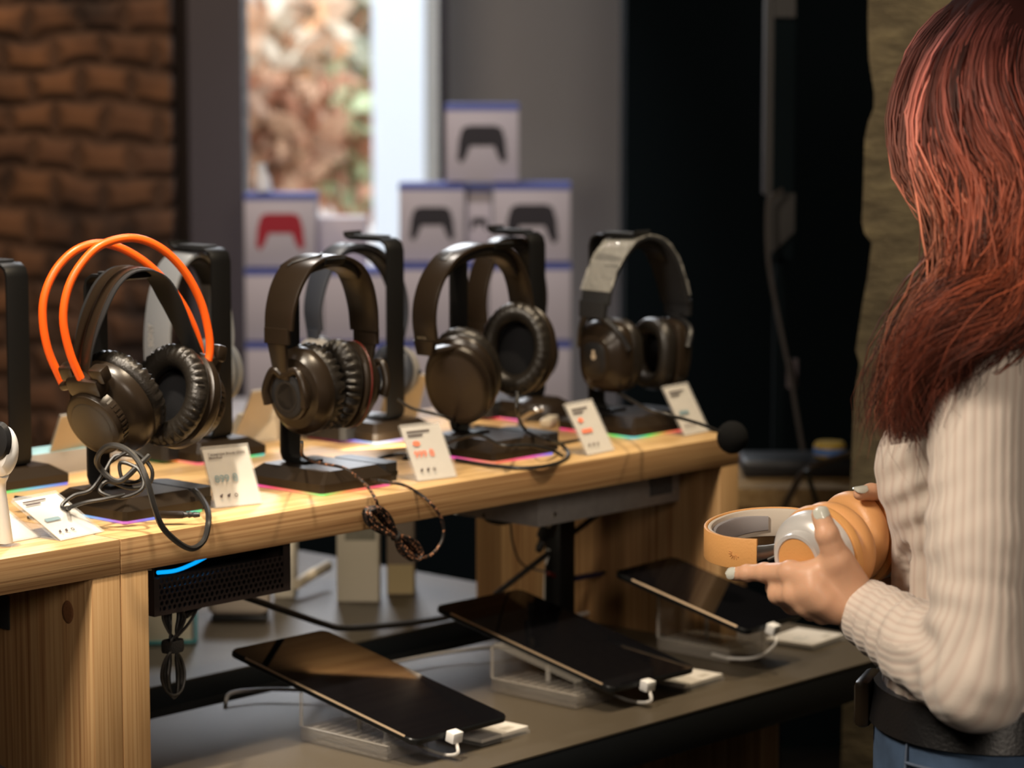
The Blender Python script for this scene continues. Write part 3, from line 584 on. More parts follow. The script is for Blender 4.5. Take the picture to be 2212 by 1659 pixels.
def cushion(hp, Mc, rx, ry, h0=0, th=.024, inner=.52, wr=0, nwr=26, m=None, name='ear_cushion', pw=2., n=112, cloth=True):
    pr_ = []
    for k in range(15):
        a = -PI/2*.9+(PI*.95+PI/2*.9)*k/14                       # from the outer root round to the hole
    R = (1-inner)/2; rc = inner+R; pr_ = []
    for k in range(18):
        a = rad(-70)+rad(320)*k/17
        pr_.append((rc+R*math.cos(a)*(1.0), th/2+th/2*math.sin(a)))
    def wob(r, h, t, j):
        if not wr: return r, h
        q = math.sin(nwr*t+1.7*math.sin(3*t)+.9*math.sin(7*t)); s_ = max(0, q)**.6-.35; edge = math.exp(-((j-5.5)/2.6)**2)
        return r*(1-wr*s_*edge*.55), h-wr*s_*edge*th*.9
    b = MB(); b.lathe(pr_, n, rx, ry, wob=wob, pw=pw, M=Mc @ T3(0, 0, h0))
    o = b.build(name, m or M['leather'], hp.r, angle=70)
    if cloth:
        b = MB(); b.lathe([(0, 0), (inner*1.06, 0), (inner*1.06, .001), (0, .001)], 48, rx, ry, pw=pw, M=Mc @ T3(0, 0, h0+.002)); b.build('speaker_cloth', M['mesh'], o)
    return o
def shell(hp, Mc, prof, rx, ry, m, name='ear_cup', pw=2., n=64):
    b = MB(); b.lathe(prof, n, rx, ry, pw=pw, M=Mc); return b.build(name, m, hp.r, angle=32)
def resamp(pts, n=44): 
    P = smooth(pts, 8); d = np.r_[0, np.cumsum(np.linalg.norm(np.diff(P, axis=0), axis=1))]; u = np.linspace(0, d[-1], n)
    return np.stack([np.interp(u, d, P[:, k]) for k in range(3)], 1)
def inset(P, t):
    """shift a band line toward the head by t"""
    P = np.asarray(P); G = np.gradient(P, axis=0); G /= np.linalg.norm(G, axis=1)[:, None]; N = np.cross(G, (0, 1., 0)); c = P.mean(0)
    sgn = np.where(((c-P)*N).sum(1)[:, None] > 0, 1, -1); return P+N*sgn*t

# ---- H2: brown-lit over-ear pair with ribbed cushions (second in the front row)
h = HP('headphones', 'glossy black headphones with wrinkled cushions and a braided cable, second in the front row', hp_frame(2.237, 2.355, rad(2), 1.322))
W2 = .050
near = resamp(h.px([(632, 716), (636, 668), (652, 612), (682, 568), (732, 550), (780, 566), (806, 606), (820, 662), (824, 716)], -W2/2)); near[:, 1] = 0
b = MB(); b.strip(inset(near, .003), [W2-.006, W2, W2-.002, W2, W2-.006], [.006, .0055, .0055, .006], rnd=.3); hb = b.build('headband', M['satin'], h.r)
b = MB(); b.strip(inset(near, .0095)[12:32], [W2*.6, W2*.82, W2*.86, W2*.82, W2*.6], [.004, .011, .012, .011, .004], rnd=.4); b.build('headband_pad', M['leather'], hb)
P_ = inset(near, -.0008); k0 = P_[17]; b = MB(); b.tube([tuple(P_[k]+np.array([0, .012*math.cos((k-13)*.63), 0])) for k in range(13, 24)], .0012, 6); b.build('embossed_line', M['black'], hb)
for (px_, side) in (((612, 740, 610, 800), -1), ((797, 720, 800, 790), 1)):
    e0 = near[0 if side < 0 else -1]; s0 = e0+np.array([0, 0, .004])
    b = MB(); b.strip([s0+np.array([0, 0, -.002]), s0+np.array([0, 0, -.020])], .038, .0075, rnd=.3); b.strip([s0+np.array([0, 0, -.020]), s0+np.array([.004*-side, 0, -.046]), s0+np.array([.008*-side, 0, -.062])], [.030, .024, .026], .005, rnd=.3)
    b.build('slider', M['satin'], h.r)
    cx = -.029 if side < 0 else .046; cz = near[:, 2].max()-.158; Mc = cupframe((cx+.0, .000, cz), rad(6), rad(-10*side), side)
    # yoke fork: two arms round the cup
    a0 = s0+np.array([-side*.0075, 0, -.058]); b = MB()
    for sg in (-1, 1):
        q = [a0, np.array(Mc @ Vector((sg*.017, .030, -.033)))] + [np.array(Mc @ Vector((sg*.027, .008, -.0365)))] + [np.array(Mc @ Vector((sg*.026, -.010, -.035)))]
        b.tube(q, [.0055, .0048, .0050, .0058], 10, res=6)
    b.build('yoke', M['satin'], h.r)
    shell(h, Mc, [(0, -.031), (.52, -.031), (.58, -.029), (.60, -.022), (.64, -.021), (.80, -.019), (.97, -.010), (1.0, -.003), (1.0, .002), (.93, .004)], .043, .052, M['satin'])
    b = MB(); b.lathe([(0, -.0345), (.44, -.0342), (.50, -.033), (.53, -.030)], 48, .043, .052, M=Mc); c_ = b.build('cap_disc', M['matte'], h.r); 
    b = MB(); b.lathe([(.30, -.0347), (.33, -.0350), (.36, -.0347)], 48, .043, .052, M=Mc); b.build('ring_line', M['black'], c_)
    if side > 0:
        b = MB(); b.lathe([(.985, -.006), (1.012, -.004), (.99, -.002)], 64, .043, .052, M=Mc); b.build('red_ring', M['redacc'], h.r)
    cushion(h, Mc, .0435, .0525, .003, .027, .50, wr=.16, nwr=30)
H2 = h
# ---- H1: orange twin tubes and an elastic strap (first in the front row)
h = HP('headphones', 'black headphones with two bright orange tube bands, first in the front row', hp_frame(1.965, 2.365, rad(-14), 1.322)); H1 = h
nt_ = h.px([(178, 826), (152, 765), (137, 695), (145, 630), (172, 575), (218, 530), (285, 514), (345, 535), (395, 582), (432, 648), (450, 715), (453, 760), (446, 792)], -.030)
ft_ = h.px([(137, 832), (106, 762), (93, 698), (96, 640), (120, 584), (160, 543), (208, 526), (256, 534), (312, 566), (360, 612), (400, 668), (428, 735), (436, 790)], .012)
for q in (nt_, ft_):
    b = MB(); b.tube(q, .0046, 14, res=7); b.build('orange_tube', M['orange'], h.r)
W1 = .060
st_ = h.px([(192, 815), (196, 760), (208, 705), (226, 655), (250, 612), (282, 586), (322, 584), (358, 606), (388, 660), (412, 714), (432, 762)], -.030)
st_ = [(p[0], -.012, p[2]) for p in st_]
b = MB(); q = resamp(st_); b.strip(q, [.036, W1, W1+.002, W1, .036], .0022, rnd=.2); sb = b.build('elastic_strap', M['matte'], h.r)
for o_ in (-.0062, .0062):
    b = MB(); b.strip(inset(q, -.0013), W1*.36, .0018, rnd=.2, off=o_*1.75); b.build('strap_ridge', M['satin'], sb)
def h1cup(cx, cy, tilt, toe, side, ctr=None):
    c0 = h.px([(cx, cy)], -.012)[0]; Mc = cupframe(c0, tilt, toe, side) @ Matrix.Scale(1.15, 4)
    shell(h, Mc, [(0, -.036), (.60, -.036), (.66, -.0345), (.69, -.030), (.69, -.020), (.74, -.018), (.80, -.016), (.93, -.012), (1.0, -.006), (1.0, .003), (.92, .005)], .045, .049, M['satin'])
    b = MB(); b.lathe([(0, -.0372), (.48, -.0370), (.52, -.0360)], 48, .045, .049, M=Mc); c_ = b.build('cap_disc', mat('bronze_black_cap', (.022, .018, .014), .42, spec=.7), h.r)
    b = MB()
    for k in range(40):
        a = 2*PI*k/40; b.box((.693*.045-.0004, -.0011, -.029), (.693*.045+.0012, .0011, -.0215), M=Mc @ Matrix.Scale(1.0, 4) @ RZ(a))
    b.build('knurled_ring', M['satin'], c_, flat=True)
    cushion(h, Mc, .0455, .0500, .004, .023, .52, wr=.085, nwr=42)
    b = MB(); b.box((-.020, .028, -.031), (.020, .0475, -.011), .004, M=Mc); b.box((-.027, .042, -.027), (-.010, .058, -.013), .003, M=Mc); b.box((.010, .042, -.027), (.027, .058, -.013), .003, M=Mc); b.build('tube_bracket', M['satin'], h.r)
    return Mc
Mq = None
c1 = h1cup(246, 876, rad(27), rad(24), -1); c2 = h1cup(388, 860, rad(17), rad(22), 1)
for Mc, ends, sd in ((c1, (nt_[0], ft_[0]), -1), (c2, (nt_[-1], ft_[-1]), 1)):
    a_ = np.array(Mc @ Vector((.018, .046, -.020))); b_ = np.array(Mc @ Vector((-.018, .046, -.020))); q_ = [a_, b_]; q_.sort(key=lambda v: np.linalg.norm(v-np.array(ends[0])))
    b = MB(); b.tube([np.array(ends[0])+np.array([0, 0, .004]), np.array(ends[0]), q_[0]], [.0058, .0062, .0066], 12); b.tube([np.array(ends[1])+np.array([0, 0, .004]), np.array(ends[1]), q_[1]], [.0058, .0062, .0066], 12); b.tube([np.array(ends[0])*.6+q_[0]*.4, np.array(ends[1])*.6+q_[1]*.4], .0045, 10); b.build('tube_socket', M['satin'], h.r)
# ---- H3: plain black over-ear pair (third in the front row)
h = HP('headphones', 'plain black over-ear headphones hanging open, third in the front row', hp_frame(2.553, 2.375, rad(0), 1.322)); H3 = h
W3 = .040
near = resamp(h.px([(943, 742), (938, 690), (944, 640), (962, 592), (995, 550), (1045, 527), (1092, 530), (1124, 556), (1146, 605), (1156, 660), (1160, 715)], -W3/2)); near[:, 1] = 0
b = MB(); b.strip(inset(near, .003), [W3-.002, W3, W3+.001, W3, W3-.002], [.006, .0055, .0055, .006], rnd=.3); hb = b.build('headband', M['satin'], h.r)
b = MB(); b.strip(inset(near, .0105)[11:34], [W3*.6, W3*.85, W3*.9, W3*.85, W3*.6], [.004, .012, .015, .012, .004], rnd=.4); b.build('headband_pad', M['leather'], hb)
b = MB(); q = inset(near, -.0004)[[14, 16]]; b.strip(q, .011, .0012, rnd=.3); b.build('small_logo_plate', M['black'], hb)
for k in (0, -1):
    b = MB(); b.strip([near[k]+np.array([0, 0, .002]), near[k]+np.array([.0015, 0, -.016])], [W3-.004, W3-.014], .007, rnd=.3); b.build('hinge', M['satin'], h.r)
txt('HATOR', .0045, frame(near[2]+np.array([-.0008, .010, -.012]), (0, -1, 0), None, (-1, 0, 0)), mat('faded_print', (.22, .18, .12), .6), 'printed_name', hb)
def h3cup(cx, cy, tilt, toe, side):
    c0 = h.px([(cx, cy)], 0)[0]; Mc = cupframe(c0, tilt, toe, side) @ Matrix.Scale(1.10, 4)
    shell(h, Mc, [(0, -.0265), (.80, -.0265), (.86, -.025), (.88, -.0255), (.94, -.024), (.97, -.019), (.93, -.013), (.90, -.011), (.93, -.009), (1.0, -.006), (1.02, -.001), (.96, .002)], .040, .0525, M['satin'], pw=2.2)
    b = MB(); b.lathe([(0, -.0275), (.74, -.0275), (.79, -.0262)], 64, .040, .0525, M=Mc, pw=2.2); b.build('cap_disc', mat('brown_black_cap', (.030, .020, .014), .38, spec=.7), h.r)
    cushion(h, Mc, .0415, .0545, .002, .024, .55, wr=.03, nwr=30)
    return Mc
c3 = h3cup(1000, 812, rad(24), rad(26), -1); c4 = h3cup(1122, 754, rad(8), rad(24), 1)
for Mc, k in ((c3, 0), (c4, -1)):
    b = MB(); b.strip([near[k]+np.array([.001, 0, -.012]), np.array(Mc @ Vector((0, .047, -.014))), np.array(Mc @ Vector((0, .036, -.010)))], [.024, .026, .020], .007, rnd=.4); b.build('cup_arm', M['satin'], h.r)
# ---- H4: gaming pair with film over the band and a boom microphone (right end)
h = HP('headphones', 'black gaming headphones with film on the band and a boom microphone, at the right end', hp_frame(2.838, 2.388, rad(-6), 1.322)); H4 = h
W4 = .052
near = resamp(h.px([(1312, 660), (1318, 626), (1334, 580), (1356, 542), (1382, 516), (1412, 510), (1440, 524), (1462, 556), (1480, 604), (1492, 654)], -W4/2)); near[:, 1] = 0
b = MB(); b.strip(inset(near, .003), [W4, W4+.002, W4, W4+.002, W4], [.007, .006, .006, .007], rnd=.3); hb = b.build('headband', M['matte'], h.r)
b = MB(); b.strip(inset(near, -.0012)[3:42], [W4+.004, W4+.005, W4+.004, W4+.005, W4+.004], .0012, rnd=.2)
v = b.v[0]; v += rng.normal(size=v.shape)*.0007; b.build('clear_film', M['film'], hb)
b = MB(); b.strip(inset(near, .010)[12:32], [W4*.6, W4*.85, W4*.6], [.004, .011, .004], rnd=.4); b.build('headband_pad', M['leather'], hb)
for side, k, cxy in ((-1, 0, (1316, 768)), (1, -1, (1432, 764))):
    e = near[k]; c0 = np.array(h.px([cxy], 0)[0]); Mc = cupframe(tuple(c0), rad(3), rad(8*side*-1), side)
    b = MB(); b.strip([e+np.array([0, 0, .004]), e+np.array([side*.002, 0, -.018])], [.050, .046], .010, rnd=.3); b.build('slider', M['matte'], h.r)
    b = MB()
    for sg in (-1, 1): b.tube([e+np.array([0, sg*.016, -.016]), np.array(Mc @ Vector((sg*.030, .038, -.020))), np.array(Mc @ Vector((sg*.041, .012, -.010)))], [.005, .0045, .005], 8, res=6)
    b.build('yoke', M['black'], h.r)
    shell(h, Mc, [(0, -.032), (.50, -.032), (.56, -.031), (.62, -.027), (.80, -.022), (.95, -.014), (1.0, -.004), (.98, .002), (.9, .004)], .041, .049, M['satin'], pw=3.0)
    b = MB(); b.lathe([(0, -.0332), (.42, -.0330), (.48, -.0312)], 48, .041, .049, M=Mc, pw=3.0); c_ = b.build('cap_plate', M['black'], h.r)
    b = MB(); b.lathe([(0, 0), (.0042, 0), (.0042, .0005), (0, .0005)], 16, M=Mc @ T3(0, .003, -.0338)); b.lathe([(0, 0), (.0026, 0), (.0026, .0005), (0, .0005)], 16, M=Mc @ T3(0, .0095, -.0338)); b.build('round_emblem', mat('silver_print', (.5, .42, .32), .5), c_)
    cushion(h, Mc, .041, .0495, .003, .026, .52, pw=2.6, m=M['leather'])
mic0 = Vector(c0); Ml = H4.M
mp = at(1582, 945, 3.50); mpl = H4.Mi @ Vector(mp)
c0 = Vector(h.px([(1330, 845)], 0)[0])
p1 = H4.Mi @ Vector(at(1420, 890, 3.46)); p2 = H4.Mi @ Vector(at(1510, 915, 3.48))
b = MB(); b.tube([c0, c0+(p1-c0)*.5+Vector((0, -.006, -.004)), p1, p2, mpl], .0022, 8, res=6); mb_ = b.build('microphone_boom', M['cable'], h.r)
b = MB(); b.lathe([(.020*math.sin(PI*k/10), -.021*math.cos(PI*k/10)) for k in range(11)], 28, M=T3(*mpl)); b.build('foam_ball', M['foam'], mb_)
# ---- H5: pale grey pair behind (rear row, left)
h = HP('headphones', 'pale grey headphones behind the orange tube ones', hp_frame(2.300, 2.655, rad(8), 1.322)); H5 = h
W5 = .042
near = resamp(h.px([(366, 800), (364, 740), (368, 680), (378, 622), (398, 572), (428, 546), (462, 556), (486, 600), (500, 660), (508, 720), (505, 760)], -W5/2)); near[:, 1] = 0
b = MB(); b.strip(inset(near, .003), W5, .006, rnd=.3); hb = b.build('headband', M['greyhp'], h.r)
b = MB(); b.strip(inset(near, .009)[12:32], [W5*.6, W5*.85, W5*.6], [.003, .008, .003], rnd=.4); b.build('headband_pad', M['black'], hb)
txt('SONY', .011, frame(near[2]+np.array([-.0008, .004, .012]), (0, 0, 1), None, (-1, 0, 0)), mat('silver_lettering', (.75, .74, .72), .35, metal=.5), 'printed_name', hb)
for side, k in ((-1, 0), (1, -1)):
    c0 = near[k]+np.array([-side*.012, 0, -.028 if side < 0 else -.026]); Mc = cupframe(tuple(c0), rad(4), rad(8*side), side)
    shell(h, Mc, [(0, -.022), (.7, -.021), (.92, -.014), (1., -.004), (1., .002)], .036, .044, M['greyhp'])
    cushion(h, Mc, .036, .044, .002, .018, .5, m=M['greyhp'])
# ---- H6: slate blue pair behind (rear row, middle)
h = HP('headphones', 'slate blue folding headphones in the rear row behind the ribbed pair', hp_frame(2.572, 2.625, rad(4), 1.318)); H6 = h
W6 = .034
near = resamp(h.px([(698, 716), (694, 668), (704, 612), (722, 568), (752, 534), (788, 526), (828, 540), (862, 580), (882, 632), (887, 684), (880, 730)], -W6/2)); near[:, 1] = 0
b = MB(); b.strip(inset(near, .003), [W6*.8, W6, W6, W6, W6*.8], .0065, rnd=.3); hb = b.build('headband', M['bluehp'], h.r)
b = MB(); b.strip(inset(near, .009)[12:32], [W6*.6, W6*.85, W6*.6], [.003, .008, .003], rnd=.4); b.build('headband_pad', M['black'], hb)
for side, k in ((-1, 0), (1, -1)):
    e = near[k]; c0 = e+np.array([-side*.006, 0, -.046]); Mc = cupframe(tuple(c0), rad(4), rad(12), side)
    b = MB(); b.strip([e+np.array([0, 0, .002]), e+np.array([0, 0, -.016])], [.022, .016], .006, rnd=.3)
    for sg in (-1, 1): b.tube([e+np.array([0, 0, -.014]), e+np.array([-side*.002, sg*.016, -.026]), np.array(Mc @ Vector((sg*.036, 0, -.006)))], .0035, 8, res=6)
    b.build('yoke', M['bluehp'], h.r)
    shell(h, Mc, [(0, -.022), (.7, -.021), (.9, -.016), (1., -.004), (1., .002)], .033, .037, mat('grey_shell', (.30, .29, .28), .4))
    cushion(h, Mc, .033, .037, .002, .018, .5, m=M['bluehp'])
# ---- H7: olive-lit black pair behind (rear row, right)
h = HP('headphones', 'black headphones in the rear row, half hidden behind the third front pair', hp_frame(2.862, 2.635, rad(2), 1.312)); H7 = h
W7 = .038
near = resamp(h.px([(1050, 700), (1048, 650), (1056, 600), (1074, 552), (1102, 520), (1138, 514), (1164, 540), (1178, 590), (1184, 640), (1180, 690)], -W7/2)); near[:, 1] = 0
b = MB(); b.strip(inset(near, .003), W7, .0065, rnd=.3); hb = b.build('headband', M['satin'], h.r)
b = MB(); b.strip(inset(near, .010)[10:34], [W7*.6, W7*.9, W7*.6], [.004, .012, .004], rnd=.4); b.build('headband_pad', M['leather'], hb)
for side, k in ((-1, 0), (1, -1)):
    e = near[k]; c0 = e+np.array([-side*.004, 0, -.050]); Mc = cupframe(tuple(c0), rad(4), rad(6), side)
    b = MB(); b.strip([e+np.array([0, 0, .002]), e+np.array([0, 0, -.018])], [.034, .026], .007, rnd=.3); b.build('slider', M['satin'], h.r)
    shell(h, Mc, [(0, -.022), (.7, -.021), (.9, -.016), (1., -.004), (1., .002)], .035, .042, M['satin'])
    cushion(h, Mc, .035, .043, .002, .018, .5)
# white earphone case hanging low at the very left edge
c = at(6, 975, 2.86); r = empty('white_headset', c); tag(r, 'small white headset resting on the board at the left edge of the photo', 'headset')
zc = c[2]-ZB
Mc = frame((0, 0, 0), (.2, -1, 0), None, (-.74, -.3, .1)) 
b = MB(); b.lathe([(0, .012), (.7, .010), (1, .003), (1, -.004), (.9, -.008)], 40, .0155, .026, M=Mc @ T3(0, 0, 0)); b.build('ear_cup', M['white'], r)
b = MB(); b.lathe([(.5, .013), (.8, .012), (.95, .006)], 40, .0155, .022, M=Mc @ T3(0, .010, .002)); b.build('dark_cap', M['black'], r)
b = MB(); b.tube([(0, 0, -.024), (.004, .008, -.04), (.01, .012, -zc+.004)], [.006, .004, .008], 10, res=5); b.build('foot', M['white'], r)
# ================================================================ CABLES
def cable(pts, r, m, label, name='cable', cat='cable', group=None, res=7, zmin=None, n=8):
    b = MB(); b.tube(pts, r, n, res=res)
    if zmin is not None:
        for v in b.v: v[:, 2] = np.maximum(v[:, 2], zmin)
    o = b.build(name, m); tag(o, label, cat, group); return o
def braid_mat():
    m = mat('braided_black_copper', (.012, .009, .008), .5, spec=.5); N, L = nt(m); b = N['Principled BSDF']; tc = N.new('ShaderNodeTexCoord')
    v = N.new('ShaderNodeTexVoronoi'); v.inputs['Scale'].default_value = 560; L.new(tc.outputs['Object'], v.inputs['Vector'])
    r = ramp(N, [(.80, (.012, .009, .008)), (.86, (.40, .18, .09))]); sp = N.new('ShaderNodeSeparateColor'); L.new(v.outputs['Color'], sp.inputs[0]); L.new(sp.outputs[0], r.inputs['Fac']); L.new(r.outputs['Color'], b.inputs['Base Color']); return m
M['braid'] = braid_mat()
Y1 = 2.236
# H1: hanging loop and the tangle at its stand
D1 = 2.985
cable([at(322, 985, 3.0), at(300, 1005, 2.99), at(255, 1040, 2.98), at(215, 1010, 2.98), at(212, 985, 2.96), at(235, 963, 2.95), at(268, 968, 2.945), at(298, 995, 2.94), at(318, 1040, 2.93), onY(335, 1100, Y1-.004), onY(352, 1140, Y1-.006), onY(385, 1172, Y1-.006), onY(415, 1185, Y1-.006), onY(440, 1168, Y1-.004), onY(450, 1130, Y1), onY(448, 1100, 2.26), onY(432, 1072, 2.30), onY(420, 1060, 2.32)], .0033, M['cable'], 'thick black cable looping down over the board edge under the orange tube headphones', 'headphone_cable')
pl = [at(235, 1000, 3.0), at(285, 975, 3.0), at(326, 1010, 3.0), at(322, 1045, 3.0), at(280, 1055, 2.99), at(232, 1040, 2.98), at(216, 1062, 2.97), at(262, 1075, 2.97), at(308, 1055, 2.97), at(300, 1015, 2.985), at(260, 1000, 2.99), at(268, 1040, 2.99), at(305, 1035, 3.0), at(296, 990, 3.0), at(250, 985, 3.0), at(225, 1020, 2.99), at(196, 1058, 2.98), at(160, 1070, 2.98), at(135, 1090, 2.975), at(142, 1098, 2.97), at(185, 1085, 2.965), at(225, 1078, 2.965), at(270, 1068, 2.97)]
cable(pl, .0022, M['cable'], 'tangle of thin black cable on the base of the first stand', 'coiled_cable', zmin=ZB+.002)
cable([onZ(120, 1075, ZB+.01), onZ(136, 1070, ZB+.012), onZ(145, 1082, ZB+.012), onZ(128, 1092, ZB+.006), onZ(150, 1098, ZB+.028)], .0025, M['cable'], 'small loop of black cable left of the first stand', 'coiled_cable')
def plug(a, b_, r, m, label, cat='plug'):
    a = Vector(a); b_ = Vector(b_); q = MB(); d = (b_-a); Mx = frame(a, (0, 0, 1), None, d); l = d.length
    rt = empty('cable_plug', a); tag(rt, label, cat); Mx = Matrix.Translation(-a) @ Mx
    q.box((-r*.55, -r, 0), (r*.55, r, l*.62), r*.2, M=Mx); q.build('housing', m, rt)
    q = MB(); q.lathe([(r*.6, l*.6), (r*.45, l*.7), (r*.6, l*.74), (r*.42, l*.82), (r*.55, l*.86), (r*.4, l)], 14, M=Mx); q.build('strain_relief', M['cable'], rt)
plug(onZ(342, 1112, ZB+.011), onZ(432, 1112, ZB+.011), .0062, M['satin'], 'black usb plug in the side of the first stand')
plug(onZ(34, 1077, ZB+.016), onZ(96, 1082, ZB+.010), .0055, M['black'], 'black usb plug in the empty stand at the left edge')
cable([onZ(94, 1082, ZB+.010), onZ(108, 1092, ZB+.006), onZ(100, 1112, ZB+.003), onZ(60, 1118, ZB+.003)], .002, M['cable'], 'thin cable of the plug at the left edge, ending under the flat price card')
o = MB().box((0, 0, 0), (.020, .026, .024), .003, M=T3(*onZ(418, 1100, ZB+.0005)) @ RZ(.3)).build('cable_remote', M['black']); tag(o, 'small black inline remote by the price card reading 899', 'remote')
# H2: braided cable, tied bundle
cable([at(652, 955, 3.03), onZ(655, 985, ZB+.04), onZ(690, 1000, ZB+.032), onZ(745, 1012, ZB+.030), onZ(785, 1042, ZB+.014), onY(808, 1072, Y1), onY(818, 1098, Y1)], .0019, M['braid'], 'braided cable running from the ribbed headphones over their stand', 'headphone_cable', n=8)
A = np.array(onY(792, 1098, Y1-.004)); Bq = np.array(onY(905, 1204, Y1-.004)); tie = A+(Bq-A)*.55; ax = (Bq-A)/np.linalg.norm(Bq-A); up_ = np.cross(ax, (0, 1., 0)); pts = []
r_ = np.random.default_rng(3)
for k in range(9):
    w0 = .0135*(.35+.65*r_.random()); yo = (r_.random()-.5)*.014; e0 = r_.random()*.006; e1 = r_.random()*.008
    for (f_, w_) in ((.04+e0*4, .2), (.16, 1), (.34, .8), (.55, .2), (.74, .8), (.92, .7), (1-e1*4, 0), (.92, -.7), (.74, -.8), (.55, -.2), (.34, -.8), (.14, -1), (.03+e0*4, -.4)):
        pts.append(A+(Bq-A)*f_+up_*w0*w_+np.array([0, yo*(1 if f_ != .55 else .4), 0]))
cable(pts, .0019, M['braid'], 'bundle of braided cable tied in the middle, hanging in front of the board', 'cable_bundle', 'cable', res=4)
b = MB(); b.lathe([(.0062, -.0015), (.0070, 0), (.0062, .0015)], 20, M=frame(tie, (0, 1, 0), None, ax)); o = b.build('twist_tie', M['cable']); tag(o, 'black tie round the middle of the braided bundle', 'tie')
cable([onY(905, 1206, Y1), onY(932, 1198, Y1), onY(955, 1168, Y1), onY(956, 1128, Y1), onY(935, 1092, Y1), onY(905, 1066, 2.25), onZ(872, 1048, ZB+.006), onZ(840, 1042, ZB+.010)], .0019, M['braid'], 'braided loop right of the bundle, curving back up to the board', 'headphone_cable')
plug(onZ(778, 1032, ZB+.012), onZ(842, 1043, ZB+.009), .0042, M['satin'], 'slim black audio plug lying in front of the second stand')
# H3 and the rear
cable([at(1117, 846, 3.36), at(1118, 892, 3.36), onZ(1135, 928, ZB+.03), onZ(1180, 950, ZB+.03), onZ(1214, 962, ZB+.012), onZ(1228, 985, ZB+.003), onZ(1195, 1003, ZB+.003), onZ(1130, 1011, ZB+.003), onZ(1050, 1004, ZB+.003), onZ(985, 993, ZB+.003)], .0024, M['cable'], 'black cable circling the third stand on the board', 'headphone_cable')
cable([onZ(958, 960, ZB+.02), onZ(1000, 945, ZB+.034), onZ(1040, 942, ZB+.038), onZ(1085, 962, ZB+.032), onZ(1140, 962, ZB+.03), onZ(1190, 972, ZB+.02), onZ(1215, 985, ZB+.008)], .0022, M['cable'], 'second black cable lying over the third stand', 'headphone_cable')
cable([at(858, 862, 3.42), at(890, 882, 3.42), at(935, 893, 3.42), at(975, 905, 3.45), onZ(1020, 918, ZB+.01), onZ(1080, 925, ZB+.004)], .0019, M['cable'], 'thin dark cable drooping between the rear stands in the middle', 'headphone_cable')
cable([onZ(560, 1030, ZB+.002), onZ(545, 1026, ZB+.002), onZ(568, 1010, ZB+.002), onZ(598, 1002, ZB+.002)], .002, M['cable'], 'thin cable behind the second stand, left of its base')
cable([onZ(800, 997, ZB+.002), onZ(835, 985, ZB+.002), onZ(868, 980, ZB+.004), onZ(900, 986, ZB+.003), onZ(870, 990, ZB+.002)], .0024, M['cable'], 'dark cable on the board between the second and third stands')
cable([onZ(1205, 958, ZB+.002), onZ(1225, 955, ZB+.002), onZ(1262, 947, ZB+.002), onZ(1296, 930, ZB+.004), onZ(1290, 915, ZB+.004)], .002, M['cable'], 'thin cable on the board left of the fourth stand')
# rear mouse and little things on the board behind H3
c = onZ(1165, 905, ZB); o = MB().lathe([(1, 0), (1.02, .3), (.9, .75), (.5, 1), (0, 1.06)], 28, .030, .042, M=T3(*c) @ RZ(.6) @ Matrix.Diagonal((1, 1, .030, 1))).build('computer_mouse', M['satin']); tag(o, 'small rounded black mouse on the board behind the third stand', 'mouse')
cable([onZ(1120, 930, ZB+.006), onZ(1128, 905, ZB+.02), onZ(1150, 890, ZB+.035), onZ(1172, 882, ZB+.040)], .0035, M['steel'], 'short pale metal stalk glinting behind the third stand', 'metal_stalk', 'cable')
o = MB().box((0, 0, 0), (.05, .016, .012), .003, M=T3(*onZ(1190, 925, ZB+.0005)) @ RZ(.5)).build('connector_block', M['cream']); tag(o, 'cream connector block on the board left of the third price card', 'connector')
# white speaker, cream dock behind the ribbed headphones' stand, pale box at the far left
c = onZ(455, 962, ZB); r = empty('white_speaker', c); tag(r, 'rounded white gadget on the board behind the pale grey headphones stand', 'gadget')
b = MB(); b.lathe([(0, 0), (.9, 0), (1, .15), (.95, .6), (.6, .93), (0, 1)], 32, .028, .028, M=Matrix.Diagonal((1, 1, .050, 1))); b.build('body', M['cream'], r)
b = MB(); b.lathe([(0, 0), (.5, 0), (.5, .002), (0, .002)], 24, .028, .028, M=T3(0, 0, .0505)); b.build('top_pad', M['white'], r)
c = onZ(585, 945, ZB); r = empty('cream_dock', c, rad(-20)); tag(r, 'cream wedge shaped dock on the board left of the second stand', 'dock')
b = MB(); b.add([(-.05, -.02, 0), (.045, -.02, 0), (.045, .03, 0), (-.05, .03, 0), (-.035, -.012, .030), (.045, -.02, .052), (.045, .03, .052), (-.035, .03, .030)], [(0, 3, 2, 1), (4, 5, 6, 7), (0, 1, 5, 4), (1, 2, 6, 5), (2, 3, 7, 6), (3, 0, 4, 7)]); b.build('body', M['cream'], r, flat=True)
c = onZ(100, 1028, ZB); o = MB().box((-.055, 0, 0), (.065, .05, .028), .002, M=T3(*c)).build('gift_box', [mat('pale_grey_box', (.42, .40, .38), .6), mat('cyan_lid', (.35, .62, .70), .5)]); tag(o, 'flat grey box with a pale cyan lid at the far left of the board', 'box')
for p in o.data.polygons:
    if p.normal.z > .9: p.material_index = 1
c = onZ(400, 985, ZB); o = MB().box((-.06, 0, 0), (.06, .03, .018), .003, M=T3(c[0]-.02, c[1]+.02, c[2])).build('white_tray', M['white']); tag(o, 'flat white tray behind the first headphones, under the pale grey pair', 'tray')
